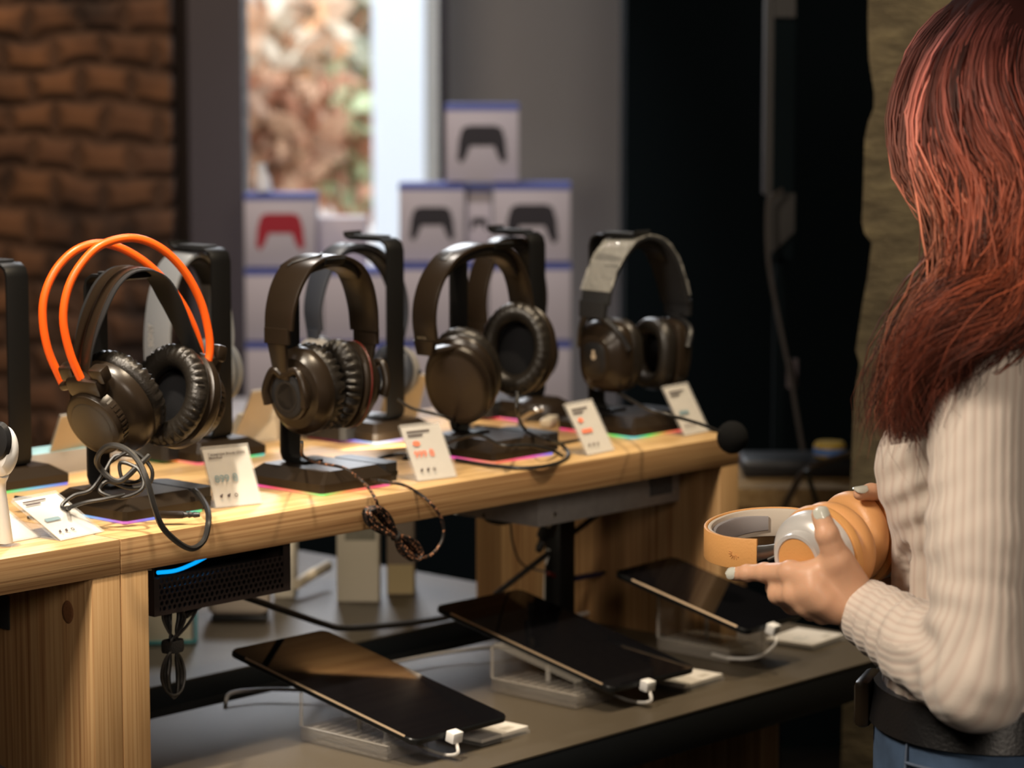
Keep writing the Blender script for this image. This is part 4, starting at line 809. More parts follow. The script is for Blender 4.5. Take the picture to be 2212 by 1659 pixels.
# under the board: bundle with a hook and loop strap
Yb = 2.285; pts = []
for k in range(7):
    q = 6+k*2.9; yy = Yb+(k-3)*.0022*(1 if k % 2 else -1); t_ = (k-3)*2.6
    for (px_, py_) in ((376, 1296+3*k), (376-q*.75, 1306+2*k), (375-q, 1335), (374-q*.5+t_*.3, 1365), (374+t_, 1390), (373-q*.7, 1425), (372-q, 1462), (374-q*.65, 1498-k), (376, 1508-k), (378+q*.65, 1496-k), (376+q, 1455), (376+q*.6, 1420), (376-t_, 1390), (377+q*.5, 1362), (378+q*.95, 1335), (378+q*.7, 1308+2*k)):
        pts.append(onY(px_, py_, yy+.0015*r_.normal()))
cable(pts, .0015, M['cable'], 'long bundle of black cable hanging under the perforated tray', 'cable_bundle', res=5)
cable([onY(372, 1386, Yb), onY(405, 1350, Yb), onY(424, 1318, Yb), onY(430, 1294, Yb+.01)], .0017, M['cable'], 'single black wire rising from the strapped bundle to the tray')
cable([onY(400, 1330, Yb+.01), onY(430, 1308, Yb+.01), onY(470, 1290, Yb+.015), onY(500, 1278, Yb+.02)], .0042, M['cable'], 'thicker black wires along the underside of the perforated tray')
c = onY(373, 1395, Yb); b = MB(); b.lathe([(1, -.0065), (1.06, -.004), (1.06, .004), (1, .0065)], 24, .0130, .0095, M=T3(*c)); o = b.build('cable_strap', mat('fuzzy_black_strap', (.012, .011, .010), .95, bump=1, bscale=900)); tag(o, 'black hook and loop strap round the hanging bundle', 'strap')
cable([onY(490, 1276, 2.34), onY(560, 1300, 2.40), onY(640, 1328, 2.47), onY(700, 1348, 2.52), onY(745, 1357, 2.54), onY(850, 1350, 2.56), onY(950, 1337, 2.58), onY(1020, 1318, 2.60)], .0042, M['cable'], 'thick black power cable sagging across the gap between the tables', 'power_cable')
cable([onY(1305, 1100, 2.46), onY(1240, 1150, 2.46), onY(1165, 1210, 2.46), onY(1070, 1284, 2.47)], .0040, M['cable'], 'black cord running diagonally down from the grey metal box', 'power_cable')
cable([onY(1212, 1105, 2.44), onY(1206, 1200, 2.47), onY(1204, 1300, 2.50)], .0055, M['cable'], 'straight black cable in front of the pine panel, left one')
o = MB().box((2.758, 2.44, ZT), (2.79, 2.468, .972), .002).build('steel_upright', M['metalblk']); tag(o, 'black square steel upright under the grey metal box', 'upright')
plug(onY(1196, 1112, 2.40), onY(1163, 1190, 2.43), .011, M['black'], 'black usb plug hanging below the left end of the grey metal box')
cable([onY(1185, 1100, 2.40), onY(1187, 1125, 2.40), onY(1182, 1138, 2.40)], .0035, M['cream'], 'cream connector hanging beside the black plug under the board')
cable([onY(1186, 1186, 2.46), onY(1180, 1250, 2.47), onY(1178, 1330, 2.48)], .0036, M['wcable'], 'white cable hanging straight down behind the middle tablet', 'charging_cable')
cable([onY(1184, 1238, 2.45), onY(1215, 1250, 2.45), onY(1245, 1252, 2.45)], .0028, M['redacc'], 'red cable end behind the middle tablet')
plug(onY(1238, 1250, 2.45), onY(1330, 1232, 2.46), .0055, mat('dark_blue_plastic', (.01, .012, .05), .4), 'dark blue plug behind the middle tablet, pointing right')
b = MB(); P0 = []
for k in range(40):
    t = k/39*2*PI*2.4; P0.append(onY(1082+36*math.cos(t), 1112+18*math.sin(t), 2.40+.02*k/39))
b.tube(P0, .0028, 6); o = b.build('coiled_cable', M['cable']); tag(o, 'coil of black cable tucked under the board left of the metal box', 'cable')
cable([onY(1103, 1128, 2.42), onY(1108, 1175, 2.45), onY(1130, 1220, 2.48), onY(1190, 1238, 2.46)], .0014, M['cable'], 'thin dark wire drooping in front of the pine panel')
# white cables on the table
zc_ = ZT+.0025
cable([onZ(488, 1535, ZT-.02), onZ(488, 1516, ZT+.004), onZ(500, 1497, ZT+.012), onZ(560, 1490, ZT+.012), onZ(635, 1490, ZT+.012), onZ(720, 1498, ZT+.010)], .0024, M['wcable'], 'white cable coming up over the table edge left of the nearest tablet', 'charging_cable')
cable([onZ(845, 1432, ZT+.012), onZ(950, 1412, ZT+.012), onZ(1068, 1398, ZT+.014), onZ(1110, 1400, ZT+.010)], .0024, M['wcable'], 'white cable between the nearest and middle tablets', 'charging_cable')
cable([onZ(1215, 1335, ZT+.012), onZ(1330, 1312, ZT+.012), onZ(1418, 1299, ZT+.014), onZ(1450, 1302, ZT+.010)], .0024, M['wcable'], 'white cable between the middle and far tablets', 'charging_cable')

# ================================================================ BOXES ON THE SECOND TABLE
def pbox(px0, px1, pyb, d_, hgt, dep, yaw, label, m, name='product_box', cat='box', group=None, pic=None):
    """box standing on the second table; front left and right bottom corners seen at px0, px1"""
    a = onZ(px0, pyb, ZT); 
    r = empty(name, (a[0], a[1], ZT+.0004), yaw); tag(r, label, cat, group)
    wd = (px1-px0)/6000*d_
    b = MB(); b.box((0, 0, 0), (wd, dep, hgt), .0015); b.build('carton', m, r)
    return r, wd
mw = mat('cream_white_carton', (.68, .63, .53), .55); mg = mat('grey_photo_print', (.22, .21, .17), .5, noise=.5, nscale=60)
yb_ = YAW-PI/2
r, wd = pbox(728, 820, 1301, 3.93, .20, .06, yb_, 'white product box with a grey picture, standing on the second table', mw)
b = MB(); b.box((.012, -.0008, .09), (wd-.004, .0004, .19)); b.build('grey_picture', mg, r, flat=True)
r, wd = pbox(836, 896, 1286, 3.98, .20, .06, yb_, 'shaded right face of the white product box, a separate narrow box with a tan lower band', mat('shaded_carton_face', (.24, .19, .15), .6))  # white box's darker right face, its shade put into a taupe colour
b = MB(); b.box((.001, -.0008, .002), (wd-.001, .0004, .045)); b.build('tan_band', mat('tan_print', (.50, .40, .22), .6), r, flat=True)
r, wd = pbox(592, 636, 1292, 3.93, .17, .08, yb_, 'tall cream box behind the right end of the perforated tray', mw)
c = onZ(505, 1345, ZT); r = empty('rounded_speaker', c, yb_); tag(r, 'rounded pale grey speaker on the second table below the perforated tray', 'speaker')
b = MB(); b.box((-.038, 0, .008), (.048, .06, .075), .014, seg=4); b.build('body', mat('warm_grey_plastic', (.55, .48, .42), .5), r)
b = MB(); b.box((-.032, .004, 0), (.044, .056, .009), .003); b.build('foot', M['black'], r)
c = onZ(318, 1392, ZT); r = empty('sign_holder', (c[0], c[1], ZT+.0004), yb_+.15); tag(r, 'white card in a cyan edged clear holder beside the pine leg', 'sign holder')
b = MB(); b.box((-.03, 0, .001), (.062, .004, .085), .0005); b.build('card', mat('cream_card', (.72, .68, .56), .6), r)
b = MB(); b.box((-.032, -.003, 0), (.067, .007, .004)); b.box((.063, -.003, 0), (.067, .007, .088)); b.build('cyan_edge', mat('cyan_edge_acrylic', (.10, .40, .46), .2), r, flat=True)
cable([onZ(640, 1262, ZT+.02), onZ(675, 1240, ZT+.026), onZ(708, 1222, ZT+.03)], .008, M['cream'], 'cream rolled tube lying on the second table between the boxes', 'rolled_tube', 'tube', n=14)

# ================================================================ CONTROLLER BOXES ON THE SHELF BY THE WINDOW
d6 = 6.0; zs = at(1000, 905, d6)[2]
sh = empty('box_shelf', bg(sx(838, d6), 6.1, 0))
for nm, z0_, z1_, m_ in (('shelf_top', zs-.035, zs, mat('white_shelf', (.55, .53, .54), .6)), ('shelf_body', 0, zs-.035, m_dark)):
    o = slab(nm, sx(440, d6)+(.01 if z0_ == 0 else 0), sx(1236, d6)-(.01 if z0_ == 0 else 0), 5.92+(.01 if z0_ == 0 else 0), 6.30, z0_, z1_, m_); o.parent = sh; o.matrix_parent_inverse = Matrix.Translation(sh.location).inverted()
tag(sh, 'pale shelf under the window carrying the stacked controller boxes', 'shelf')
m_pk = mat('pale_lilac_carton', (.62, .56, .60), .5); m_bl = mat('blue_lid_band', (.10, .13, .42), .5); m_pad = mat('dark_print', (.022, .018, .026), .5); m_rpad = mat('red_print', (.42, .012, .03), .5)
PADS = [(-.5, -.34), (-.47, .06), (-.40, .30), (-.27, .36), (.27, .36), (.40, .30), (.47, .06), (.5, -.34), (.42, -.42), (.33, -.30), (.24, -.06), (-.24, -.06), (-.33, -.30), (-.42, -.42)]
def cbox(px0, px1, py0, py1, d_, label, pad=None, band=True, yaw=0, dep=.10, dz=0):
    s0, s1 = sx(px0, d_), sx(px1, d_); z1 = at(px0, py0, d_)[2]; z0 = at(px0, py1, d_)[2]; wd = s1-s0; hh = z1-z0
    p = bg(s0, d_, z0); r = empty('controller_box', p, YAW-PI/2+yaw); tag(r, label, 'box', 'boxes stacked by the window')
    b = MB(); b.box((0, 0, 0), (wd, dep, hh-.0005), .002); b.build('carton', m_pk, r)
    if band: b = MB(); b.box((-.0006, -.0006, hh-.014), (wd+.0006, dep+.0006, hh-.0004)); b.build('blue_band', m_bl, r, flat=True)
    if pad:
        b = MB(); b.poly([(x*wd*.68+wd/2, y*wd*.66+hh*.5) for x, y in PADS], .0012, M=Matrix.Rotation(PI/2, 4, 'X')); b.build('controller_picture', pad, r, flat=True)
    return r
cbox(963, 1120, 224, 392, 5.98, 'topmost controller box with a dark controller, alone on top of the pile', m_pad)
cbox(862, 1004, 396, 566, 5.97, 'controller box with a dark controller at the left of the middle row', m_pad)
cbox(1066, 1232, 396, 566, 5.96, 'controller box with a faint controller at the right of the middle row', m_pad)
cbox(1008, 1062, 400, 566, 6.02, 'narrow controller box squeezed in the middle of the row', m_pad)
cbox(862, 1050, 570, 738, 5.95, 'plain box in the row below, left one under the controllers')
cbox(1056, 1234, 570, 738, 5.95, 'plain box in the row below, right one under the controllers')
cbox(862, 1050, 742, 903, 5.94, 'plain box at the bottom left of the right hand pile')
cbox(1056, 1234, 742, 903, 5.94, 'plain box at the bottom right of the right hand pile')
cbox(528, 682, 418, 578, 5.97, 'box with the red controller, top of the left hand pile', m_rpad)
cbox(688, 790, 470, 578, 6.05, 'small pale box right of the red controller box', None, band=False)
cbox(528, 690, 582, 740, 5.96, 'plain box right below the red controller box')
cbox(696, 856, 582, 740, 5.96, 'plain box below the small pale box')
cbox(528, 690, 744, 903, 5.95, 'plain box at the bottom left of the left hand pile')
cbox(696, 856, 744, 903, 5.95, 'plain box at the bottom right of the left hand pile')
p = at(572, 414, 6.0); b = MB(); b.lathe([(0, 0), (.018, 0), (.016, .03), (.010, .045), (.012, .06), (0, .062)], 20, M=T3(*p) @ Matrix.Rotation(-.2, 4, 'X')); o = b.build('white_bottle', M['white']); tag(o, 'small white bottle standing on the red controller box', 'bottle')

# ================================================================ RIGHT BACKGROUND
r = empty('wooden_bench', bg(sx(1740, 4.4), 4.4, 0)); tag(r, 'low pine bench behind the stone wall edge, in the right background', 'bench')
def bp(name, s0, s1, d0_, d1_, z0, z1, m):
    o = slab(name, s0, s1, d0_, d1_, z0, z1, m); o.parent = r; o.matrix_parent_inverse = Matrix.Translation(r.location).inverted(); return o
bp('bench_top', sx(1560, 4.3), sx(2050, 4.3), 4.30, 4.62, .855, .885, M['pine_top']); bp('bench_rail', sx(1560, 4.32), sx(2050, 4.32), 4.32, 4.35, .79, .854, M['pine_x'])
for s_ in (sx(1570, 4.3), sx(2000, 4.3)): bp('bench_leg', s_, s_+.04, 4.36, 4.40, 0, .854, M['pine_z'])
p = bg(sx(1732, 4.45), 4.45, .8855); o = MB().box((-.095, -.05, 0), (.085, .06, .030), .008, M=T3(*p) @ RZ(YAW-PI/2)).build('set_top_box', M['black']); tag(o, 'flat black device on the pine bench in the right background', 'device')
p = bg(sx(1800, 4.43), 4.43, .9165); r2 = empty('tape_roll', p, 0); tag(r2, 'yellow roll with a blue label on the black device', 'roll')
b = MB(); b.lathe([(0, 0), (.024, 0), (.026, .003), (.026, .019), (.022, .024), (0, .024)], 28); b.build('roll', mat('yellow_tape', (.55, .36, .06), .5), r2)
b = MB(); b.lathe([(.0262, .004), (.0264, .0045), (.0264, .0145), (.0262, .015)], 28); b.build('blue_label', mat('blue_label', (.10, .22, .55), .5), r2)
cable([at(1845, 978, 4.33), at(1800, 992, 4.28), at(1742, 1015, 4.26), at(1712, 1060, 4.27), at(1690, 1110, 4.28), at(1680, 1180, 4.29)], .0055, mat('brown_cable', (.10, .07, .045), .6), 'brown cable hanging over the front of the pine bench')
cable([at(1742, 1015, 4.25), at(1756, 1060, 4.26), at(1770, 1110, 4.28), at(1778, 1180, 4.29)], .0042, mat('olive_cable', (.05, .045, .03), .6), 'second darker cable forking down from the brown one')
dv = 4.72; r = empty('wall_monitor', bg(sx(1685, dv), dv, at(1685, 560, dv)[2])); tag(r, 'tall narrow dark monitor seen almost from the side in the right background', 'monitor')
m_fr = mat('dim_grey_frame', (.028, .025, .024), .5)
bp('monitor_body', sx(1668, dv), sx(1714, dv), dv, dv+.05, at(0, 560, dv)[2], 2.6, m_dark); bp('side_frame', sx(1650, dv), sx(1667, dv), dv-.004, dv+.05, at(0, 420, dv)[2], 2.6, m_fr); bp('top_bracket', sx(1667, dv), sx(1712, dv), dv-.012, dv-.001, at(0, 38, dv)[2], 2.6, m_fr)
b = MB(); Mx = Matrix.Translation(bg(sx(1655, dv), dv-.003, at(0, 545, dv)[2])-np.array(r.location)) @ RZ(YAW-PI/2) @ Matrix.Rotation(PI/2, 4, 'X'); b.poly([(0, 0), (.012, 0), (.048, .035), (.048, .10), (0, .10)], .006, M=Mx); b.build('lower_bracket', m_fr, r, flat=True)
o = slab('monitor_pole', sx(1678, dv), sx(1700, dv), dv+.02, dv+.045, 0, at(0, 560, dv)[2], m_dark); o.parent = r; o.matrix_parent_inverse = Matrix.Translation(r.location).inverted()
cable([at(1690, 410, 4.68), at(1668, 425, 4.67), at(1658, 450, 4.67), at(1660, 560, 4.67), at(1680, 680, 4.67), at(1705, 800, 4.66), at(1722, 900, 4.65), at(1735, 975, 4.62)], .0042, mat('grey_cord', (.045, .037, .033), .6), 'grey cord hanging from the monitor down to the pine bench')
o = slab('cord_tag', sx(1702, 4.66), sx(1726, 4.66), 4.65, 4.652, at(0, 842, 4.66)[2], at(0, 778, 4.66)[2], mat('pink_grey_tag', (.10, .08, .09), .6)); tag(o, 'small pinkish tag hanging on the grey cord', 'tag')
# ================================================================ THE VISITOR
def surfnets(f, lo, hi, h):
    lo = np.array(lo, float); n = np.maximum(np.ceil((np.array(hi)-lo)/h).astype(int)+1, 3)
    ax = [lo[i]+h*np.arange(n[i]) for i in range(3)]
    V = np.empty(n, np.float32)
    Yg, Zg = np.meshgrid(ax[1], ax[2], indexing='ij')
    step = max(1, int(400000/(n[1]*n[2])))
    for i in range(0, n[0], step):
        xs = ax[0][i:i+step]; P = np.stack(np.broadcast_arrays(xs[:, None, None], Yg[None], Zg[None]), -1).reshape(-1, 3)
        V[i:i+step] = f(P).reshape(len(xs), n[1], n[2])
    I = V < 0
    c = np.zeros(np.array(n)-1, int)
    for dx in (0, 1):
        for dy in (0, 1):
            for dz in (0, 1): c += I[dx:n[0]-1+dx, dy:n[1]-1+dy, dz:n[2]-1+dz]
    act = (c > 0) & (c < 8); idx = np.argwhere(act); ids = -np.ones(act.shape, int); ids[act] = np.arange(len(idx))
    acc = np.zeros((len(idx), 3)); cnt = np.zeros(len(idx))
    cor = [(a, b_, c_) for a in (0, 1) for b_ in (0, 1) for c_ in (0, 1)]
    for a in cor:
        for k in range(3):
            if a[k]: continue
            b_ = list(a); b_[k] = 1
            va = V[idx[:, 0]+a[0], idx[:, 1]+a[1], idx[:, 2]+a[2]]; vb = V[idx[:, 0]+b_[0], idx[:, 1]+b_[1], idx[:, 2]+b_[2]]
            m = (va < 0) != (vb < 0); t = np.where(m, va/(va-vb+1e-12), 0)
            p = np.array(a, float)[None]+np.eye(3)[k][None]*t[:, None]; acc[m] += p[m]; cnt[m] += 1
    P = lo+h*(idx+acc/cnt[:, None]); F = []
    for k in range(3):
        u, v = [(1, 2), (2, 0), (0, 1)][k]
        sl0 = [slice(None)]*3; sl1 = [slice(None)]*3; sl0[k] = slice(0, n[k]-1); sl1[k] = slice(1, n[k])
        ed = np.argwhere(I[tuple(sl0)] != I[tuple(sl1)]); ed = ed[(ed[:, u] > 0) & (ed[:, v] > 0) & (ed[:, u] < n[u]-1) & (ed[:, v] < n[v]-1)]
        s_ = I[ed[:, 0], ed[:, 1], ed[:, 2]]
        def cell(du, dv): q = ed.copy(); q[:, u] -= du; q[:, v] -= dv; return ids[q[:, 0], q[:, 1], q[:, 2]]
        q = np.stack([cell(1, 1), cell(0, 1), cell(0, 0), cell(1, 0)], 1); q[~s_] = q[~s_][:, ::-1]; F.append(q)
    return P, np.concatenate(F)
def rc(P, a, b_, ra, rb):
    a = np.asarray(a); b_ = np.asarray(b_); d = b_-a; t = np.clip(((P-a)@d)/(d@d+1e-12), 0, 1); return np.linalg.norm(P-a-t[:, None]*d, axis=1)-(ra+(rb-ra)*t)
def ell(P, c, r, R=None):
    q = P-np.asarray(c); q = q@R if R is not None else q; r = np.asarray(r); k0 = np.linalg.norm(q/r, axis=1); k1 = np.linalg.norm(q/(r*r), axis=1); return k0*(k0-1)/(k1+1e-9)
def smin(a, b_, k): h_ = np.clip(.5+.5*(b_-a)/k, 0, 1); return b_*(1-h_)+a*h_-k*h_*(1-h_)
def union(L, k):
    d = L[0]
    for q in L[1:]: d = smin(d, q, k)
    return d
EF = -RT*.95+FH*.31; EF /= np.linalg.norm(EF); EL = np.cross((0, 0, 1.), EF); ZZ = np.array([0, 0, 1.])
RB = np.stack([EF, EL, ZZ], 1)
TC = at(2172, 1000, 2.62); TC[2] = 0           # body axis on the floor
def body(f, l, z): return TC+EF*f+EL*l+ZZ*z
# joints
SHL = at(2120, 815, 2.455); ELB = at(2112, 1472, 2.40); WRI = at(1872, 1322, 2.555)
SHR = body(-.005, -.150, SHL[2]-.005); ELR = body(.05, -.20, 1.06); WRR = at(1990, 1215, 2.80)
SEC = np.array([[.50, 0, .120, .160], [.86, -.005, .118, .168], [.95, .0, .114, .158], [1.00, 0, .106, .142], [1.06, 0, .102, .128], [1.11, .0, .102, .130], [1.17, .006, .108, .142], [1.20, .008, .108, .145], [1.245, .0, .094, .150], [1.285, -.010, .078, .150], [1.315, -.016, .064, .125], [1.34, -.02, .050, .075], [1.37, -.018, .044, .052]])
def torso(P, grow=0, z0=.95, z1=1.35):
    q = (P-TC)@RB; z = q[:, 2]; fc = np.interp(z, SEC[:, 0], SEC[:, 1]); hf = np.interp(z, SEC[:, 0], SEC[:, 2])+grow; hl = np.interp(z, SEC[:, 0], SEC[:, 3])+grow
    k = np.sqrt(((q[:, 0]-fc)/hf)**2+(q[:, 1]/hl)**2); d = (k-1)*np.minimum(hf, hl)*.92
    return np.maximum(d, np.maximum(z0-z, z-z1))
def mesh_obj(name, P, F, m, parent, sm=2, attr=None):
    me = bpy.data.meshes.new(name); me.from_pydata(P.tolist(), [], F.tolist()); me.polygons.foreach_set('use_smooth', [True]*len(F)); me.materials.append(m)
    if attr:
        for k, v in attr.items(): a = me.attributes.new(k, 'FLOAT', 'POINT'); a.data.foreach_set('value', v.astype(np.float32))
    o = bpy.data.objects.new(name, me); COL.objects.link(o); o.parent = parent; return o
# --- skin
skin = mat('skin', (.70, .40, .25), .42, spec=.4, noise=.10, nscale=28, bump=.10, bscale=500, sss=.25)
# left hand (near): joints read off the picture, with their distances
def J(x, y, d): return at(x, y, d)
FN = {
 'thumb': ([J(1832, 1262, 2.552), J(1808, 1208, 2.538), J(1787, 1155, 2.532), J(1773, 1113, 2.536)], [.0160, .0128, .0106, .0086]),
 'index': ([J(1758, 1250, 2.545), J(1708, 1238, 2.562), J(1652, 1237, 2.592), J(1615, 1238, 2.606), J(1588, 1240, 2.616)], [.0125, .0105, .0088, .0076, .0066]),
 'middle': ([J(1762, 1278, 2.540), J(1718, 1284, 2.556), J(1682, 1283, 2.580), J(1674, 1270, 2.603), J(1690, 1262, 2.620)], [.0125, .0108, .0096, .0082, .0068]),
 'ring': ([J(1782, 1300, 2.540), J(1742, 1308, 2.556), J(1712, 1306, 2.584), J(1712, 1290, 2.606), J(1728, 1282, 2.620)], [.012, .0102, .0088, .0076, .0066]),
 'little': ([J(1806, 1316, 2.544), J(1776, 1326, 2.560), J(1752, 1322, 2.584), J(1752, 1308, 2.602), J(1764, 1300, 2.612)], [.011, .0092, .0078, .0068, .0060])}
def hand_sdf(P):
    palm = union([rc(P, WRI, J(1758, 1250, 2.548), .0165, .0125), rc(P, WRI, J(1766, 1278, 2.545), .0175, .0125), rc(P, WRI, J(1784, 1300, 2.546), .0170, .0115), rc(P, WRI, J(1806, 1314, 2.550), .0150, .0105), rc(P, J(1850, 1290, 2.555), J(1812, 1225, 2.545), .015, .0125), rc(P, J(1840, 1290, 2.565), J(1780, 1272, 2.57), .016, .012)], .010)
    d = palm
    for k, (p, r_) in FN.items():
        f_ = rc(P, p[0], p[1], r_[0], r_[1])
        for i in range(1, len(p)-1): f_ = smin(f_, rc(P, p[i], p[i+1], r_[i]*1.0, r_[i+1]), .0025)
        for i in range(1, len(p)-1): f_ = smin(f_, np.linalg.norm(P-p[i], axis=1)-r_[i]*(1.03 if k != 'thumb' else .95), .003)
        d = smin(d, f_, .0080 if k != 'thumb' else .014)
    for a, b_ in ((FN['middle'][0], (1718, 1284)), (FN['ring'][0], 0), (FN['index'][0], 0)):
        d = smin(d, rc(P, a[1]+np.array([0, 0, .0015]), WRI+np.array([0, 0, .004]), .0085, .006), .006)
    d = smin(d, rc(P, J(1800, 1218, 2.545), J(1736, 1243, 2.552), .0085, .0075), .012)
    return smin(d, rc(P, WRI, WRI+(ELB-WRI)*.35, .0175, .024), .012)
FR_ = {
 'index': ([J(1955, 1150, 2.735), J(1935, 1098, 2.722), J(1912, 1064, 2.680), J(1882, 1062, 2.655), J(1858, 1066, 2.646)], [.0125, .0108, .0092, .0080, .0068]),
 'middle': ([J(1960, 1160, 2.75), J(1940, 1118, 2.745), J(1915, 1092, 2.735), J(1890, 1092, 2.725)], [.0115, .0098, .0085, .0075]),
 'ring': ([J(1960, 1180, 2.76), J(1945, 1150, 2.762), J(1925, 1128, 2.755)], [.011, .0095, .008]),
 'little': ([J(1960, 1200, 2.76), J(1945, 1180, 2.765), J(1930, 1165, 2.76)], [.010, .0085, .0072]),
 'thumb': ([J(1960, 1235, 2.72), J(1930, 1262, 2.700), J(1900, 1263, 2.690), J(1880, 1258, 2.684)], [.012, .0105, .0095, .008])}
def handr_sdf(P):
    d = union([rc(P, WRR, J(1958, 1152, 2.745), .019, .0125), rc(P, WRR, J(1960, 1180, 2.755), .019, .013), rc(P, WRR, J(1960, 1210, 2.755), .018, .012), rc(P, WRR, J(1962, 1232, 2.725), .018, .013)], .01)
    for k, (p, r_) in FR_.items():
        f_ = rc(P, p[0], p[1], r_[0], r_[1])
        for i in range(1, len(p)-1): f_ = smin(f_, rc(P, p[i], p[i+1], r_[i], r_[i+1]), .0025)
        d = smin(d, f_, .005)
    return smin(d, rc(P, WRR, WRR+(ELR-WRR)*.4, .018, .026), .012)
HC = at(2168, 235, 2.62); HF = -RT*.70+FH*.71; HF /= np.linalg.norm(HF); HL = np.cross(ZZ, HF); RH = np.stack([HF, HL, ZZ], 1)
hq = lambda f, l, z: HC+HF*f+HL*l+ZZ*z
def head_sdf(P):
    L = [ell(P, hq(-.012, 0, .022), (.094, .074, .090), RH), ell(P, hq(.028, 0, -.035), (.062, .058, .075), RH)]
    d = union(L, .03); d = smin(d, rc(P, hq(.062, 0, -.086), hq(.052, 0, -.08), .018, .02), .02)                    # chin
    for s_ in (-1, 1):
        d = smin(d, rc(P, hq(.075, s_*.030, -.030), hq(.03, s_*.055, -.02), .016, .014), .015)                    # cheek
        d = smin(d, rc(P, hq(.084, s_*.014, .024), hq(.078, s_*.042, .024), .008, .007), .010)                    # brow
        d = -smin(-d, ell(P, hq(.094, s_*.030, .004), (.014, .016, .009), RH), .006)                               # eye socket
        d = smin(d, np.linalg.norm(P-hq(.076, s_*.030, .003), axis=1)-.0115, .002)                                 # eyeball
        d = smin(d, ell(P, hq(-.012, s_*.074, -.005), (.017, .006, .028), RH), .004)                               # ear
    d = smin(d, rc(P, hq(.084, 0, .020), hq(.106, 0, -.026), .006, .010), .008)                                   # nose
    for s_ in (-1, 1): d = smin(d, np.linalg.norm(P-hq(.096, s_*.010, -.030), axis=1)-.0065, .004)
    d = smin(d, ell(P, hq(.086, 0, -.052), (.010, .022, .0055), RH), .003); d = smin(d, ell(P, hq(.084, 0, -.062), (.010, .019, .006), RH), .003)
    d = smin(d, rc(P, hq(-.022, 0, -.06), body(-.022, 0, 1.32), .050, .052), .03)
    return d
def body_sdf(P):
    d = torso(P, -.020, .86, 1.345); d = smin(d, rc(P, SHL, ELB, .036, .030), .03); d = smin(d, rc(P, ELB, WRI, .029, .0185), .02)
    d = smin(d, rc(P, SHR, ELR, .036, .030), .03); d = smin(d, rc(P, ELR, WRR, .029, .0185), .02)
    for s_ in (-1, 1): d = smin(d, rc(P, body(0, s_*.085, .86), body(.01, s_*.09, .47), .080, .048), .03); d = smin(d, rc(P, body(.01, s_*.09, .47), body(-.01, s_*.095, .09), .050, .034), .02)
    return d
Ps, Fs, off = [], [], 0
for f_, lo, hi, h_ in ((body_sdf, None, None, .009), (head_sdf, hq(0, 0, 0)-.17, hq(0, 0, 0)+.17, .0028), (hand_sdf, None, None, .0014), (handr_sdf, None, None, .0018)):
    if f_ is body_sdf: allp = np.array([SHL, ELB, WRI, SHR, ELR, WRR, body(.2, .2, .05), body(-.2, -.2, 1.4)]); lo = allp.min(0)-.08; hi = allp.max(0)+.08
    if f_ is hand_sdf: q = np.concatenate([v[0] for v in FN.values()]+[[WRI+(ELB-WRI)*.25]]); lo = q.min(0)-.022; hi = q.max(0)+.022
    if f_ is handr_sdf: q = np.concatenate([v[0] for v in FR_.values()]+[[WRR+(ELR-WRR)*.25]]); lo = q.min(0)-.022; hi = q.max(0)+.022
    if f_ is head_sdf: lo = lo-np.array([0, 0, .06])
    P_, F_ = surfnets(f_, lo, hi, h_); Ps.append(P_); Fs.append(F_+off); off += len(P_)
P_ = np.concatenate(Ps); F_ = np.concatenate(Fs)
person = mesh_obj('person', P_, F_, skin, None)
org = body(0, 0, 0)
for v in (person,):
    co_ = P_-org; person.data.vertices.foreach_set('co', co_.ravel()); person.location = org
tag(person, 'person with long red hair in a cream ribbed sweater and jeans, holding tan headphones', 'person')
def child(o): o.parent = person; o.matrix_parent_inverse = Matrix.Translation(-Vector(org)); return o
# fingernails
m_nail = mat('pale_grey_nail_polish', (.62, .62, .54), .18, spec=.6, coat=.5)
def nail(tip, prev, n_, r_, ln=.0100):
    z = Vector(tip)-Vector(prev); z.normalize(); n_ = Vector(n_); n_ = (n_-z*n_.dot(z)).normalized(); x = z.cross(n_)
    Mx = Matrix(((x.x, z.x, n_.x, tip[0]), (x.y, z.y, n_.y, tip[1]), (x.z, z.z, n_.z, tip[2]), (0, 0, 0, 1)))
    b = MB(); vs = []; fs = []; NX, NY = 7, 9
    for j in range(NY):
        v = j/(NY-1); wd = r_*.80*math.sqrt(max(0, 1-abs(2*v-1)**3.2))+.0002
        for i in range(NX):
            u = -1+2*i/(NX-1); a = u*math.asin(min(1, wd/r_)); vs.append((r_*1.04*math.sin(a), -ln*.52+ln*v*1.25, r_*math.cos(a)*1.03+.0002-(.0012*max(0, v-.7)/.3)**1))
    for j in range(NY-1):
        for i in range(NX-1): fs.append((j*NX+i, j*NX+i+1, (j+1)*NX+i+1, (j+1)*NX+i))
    k = len(vs); vs += [(a, b_, c-.0008) for a, b_, c in vs]; fs += [tuple(q+k for q in f)[::-1] for f in fs]
    b.add([(Mx @ Vector(v))[:] for v in vs], fs); child(b.build('fingernail', m_nail, None))
tocam = lambda p: (CAM-p)/np.linalg.norm(CAM-p)
for k, nv in (('thumb', lambda p: tocam(p)*.75+ZZ*.55), ('index', lambda p: tocam(p)*.7-RT*.75+ZZ*.25), ('middle', lambda p: -RT*.7+tocam(p)*.3+ZZ*.6)):
    p, r_ = FN[k]; nail(p[-1], p[-2], nv(p[-1]), r_[-1]*1.02)
p, r_ = FR_['index']; nail(p[-1], p[-2], ZZ*.9+tocam(p[-1])*.5, r_[-1]*1.02, .014)
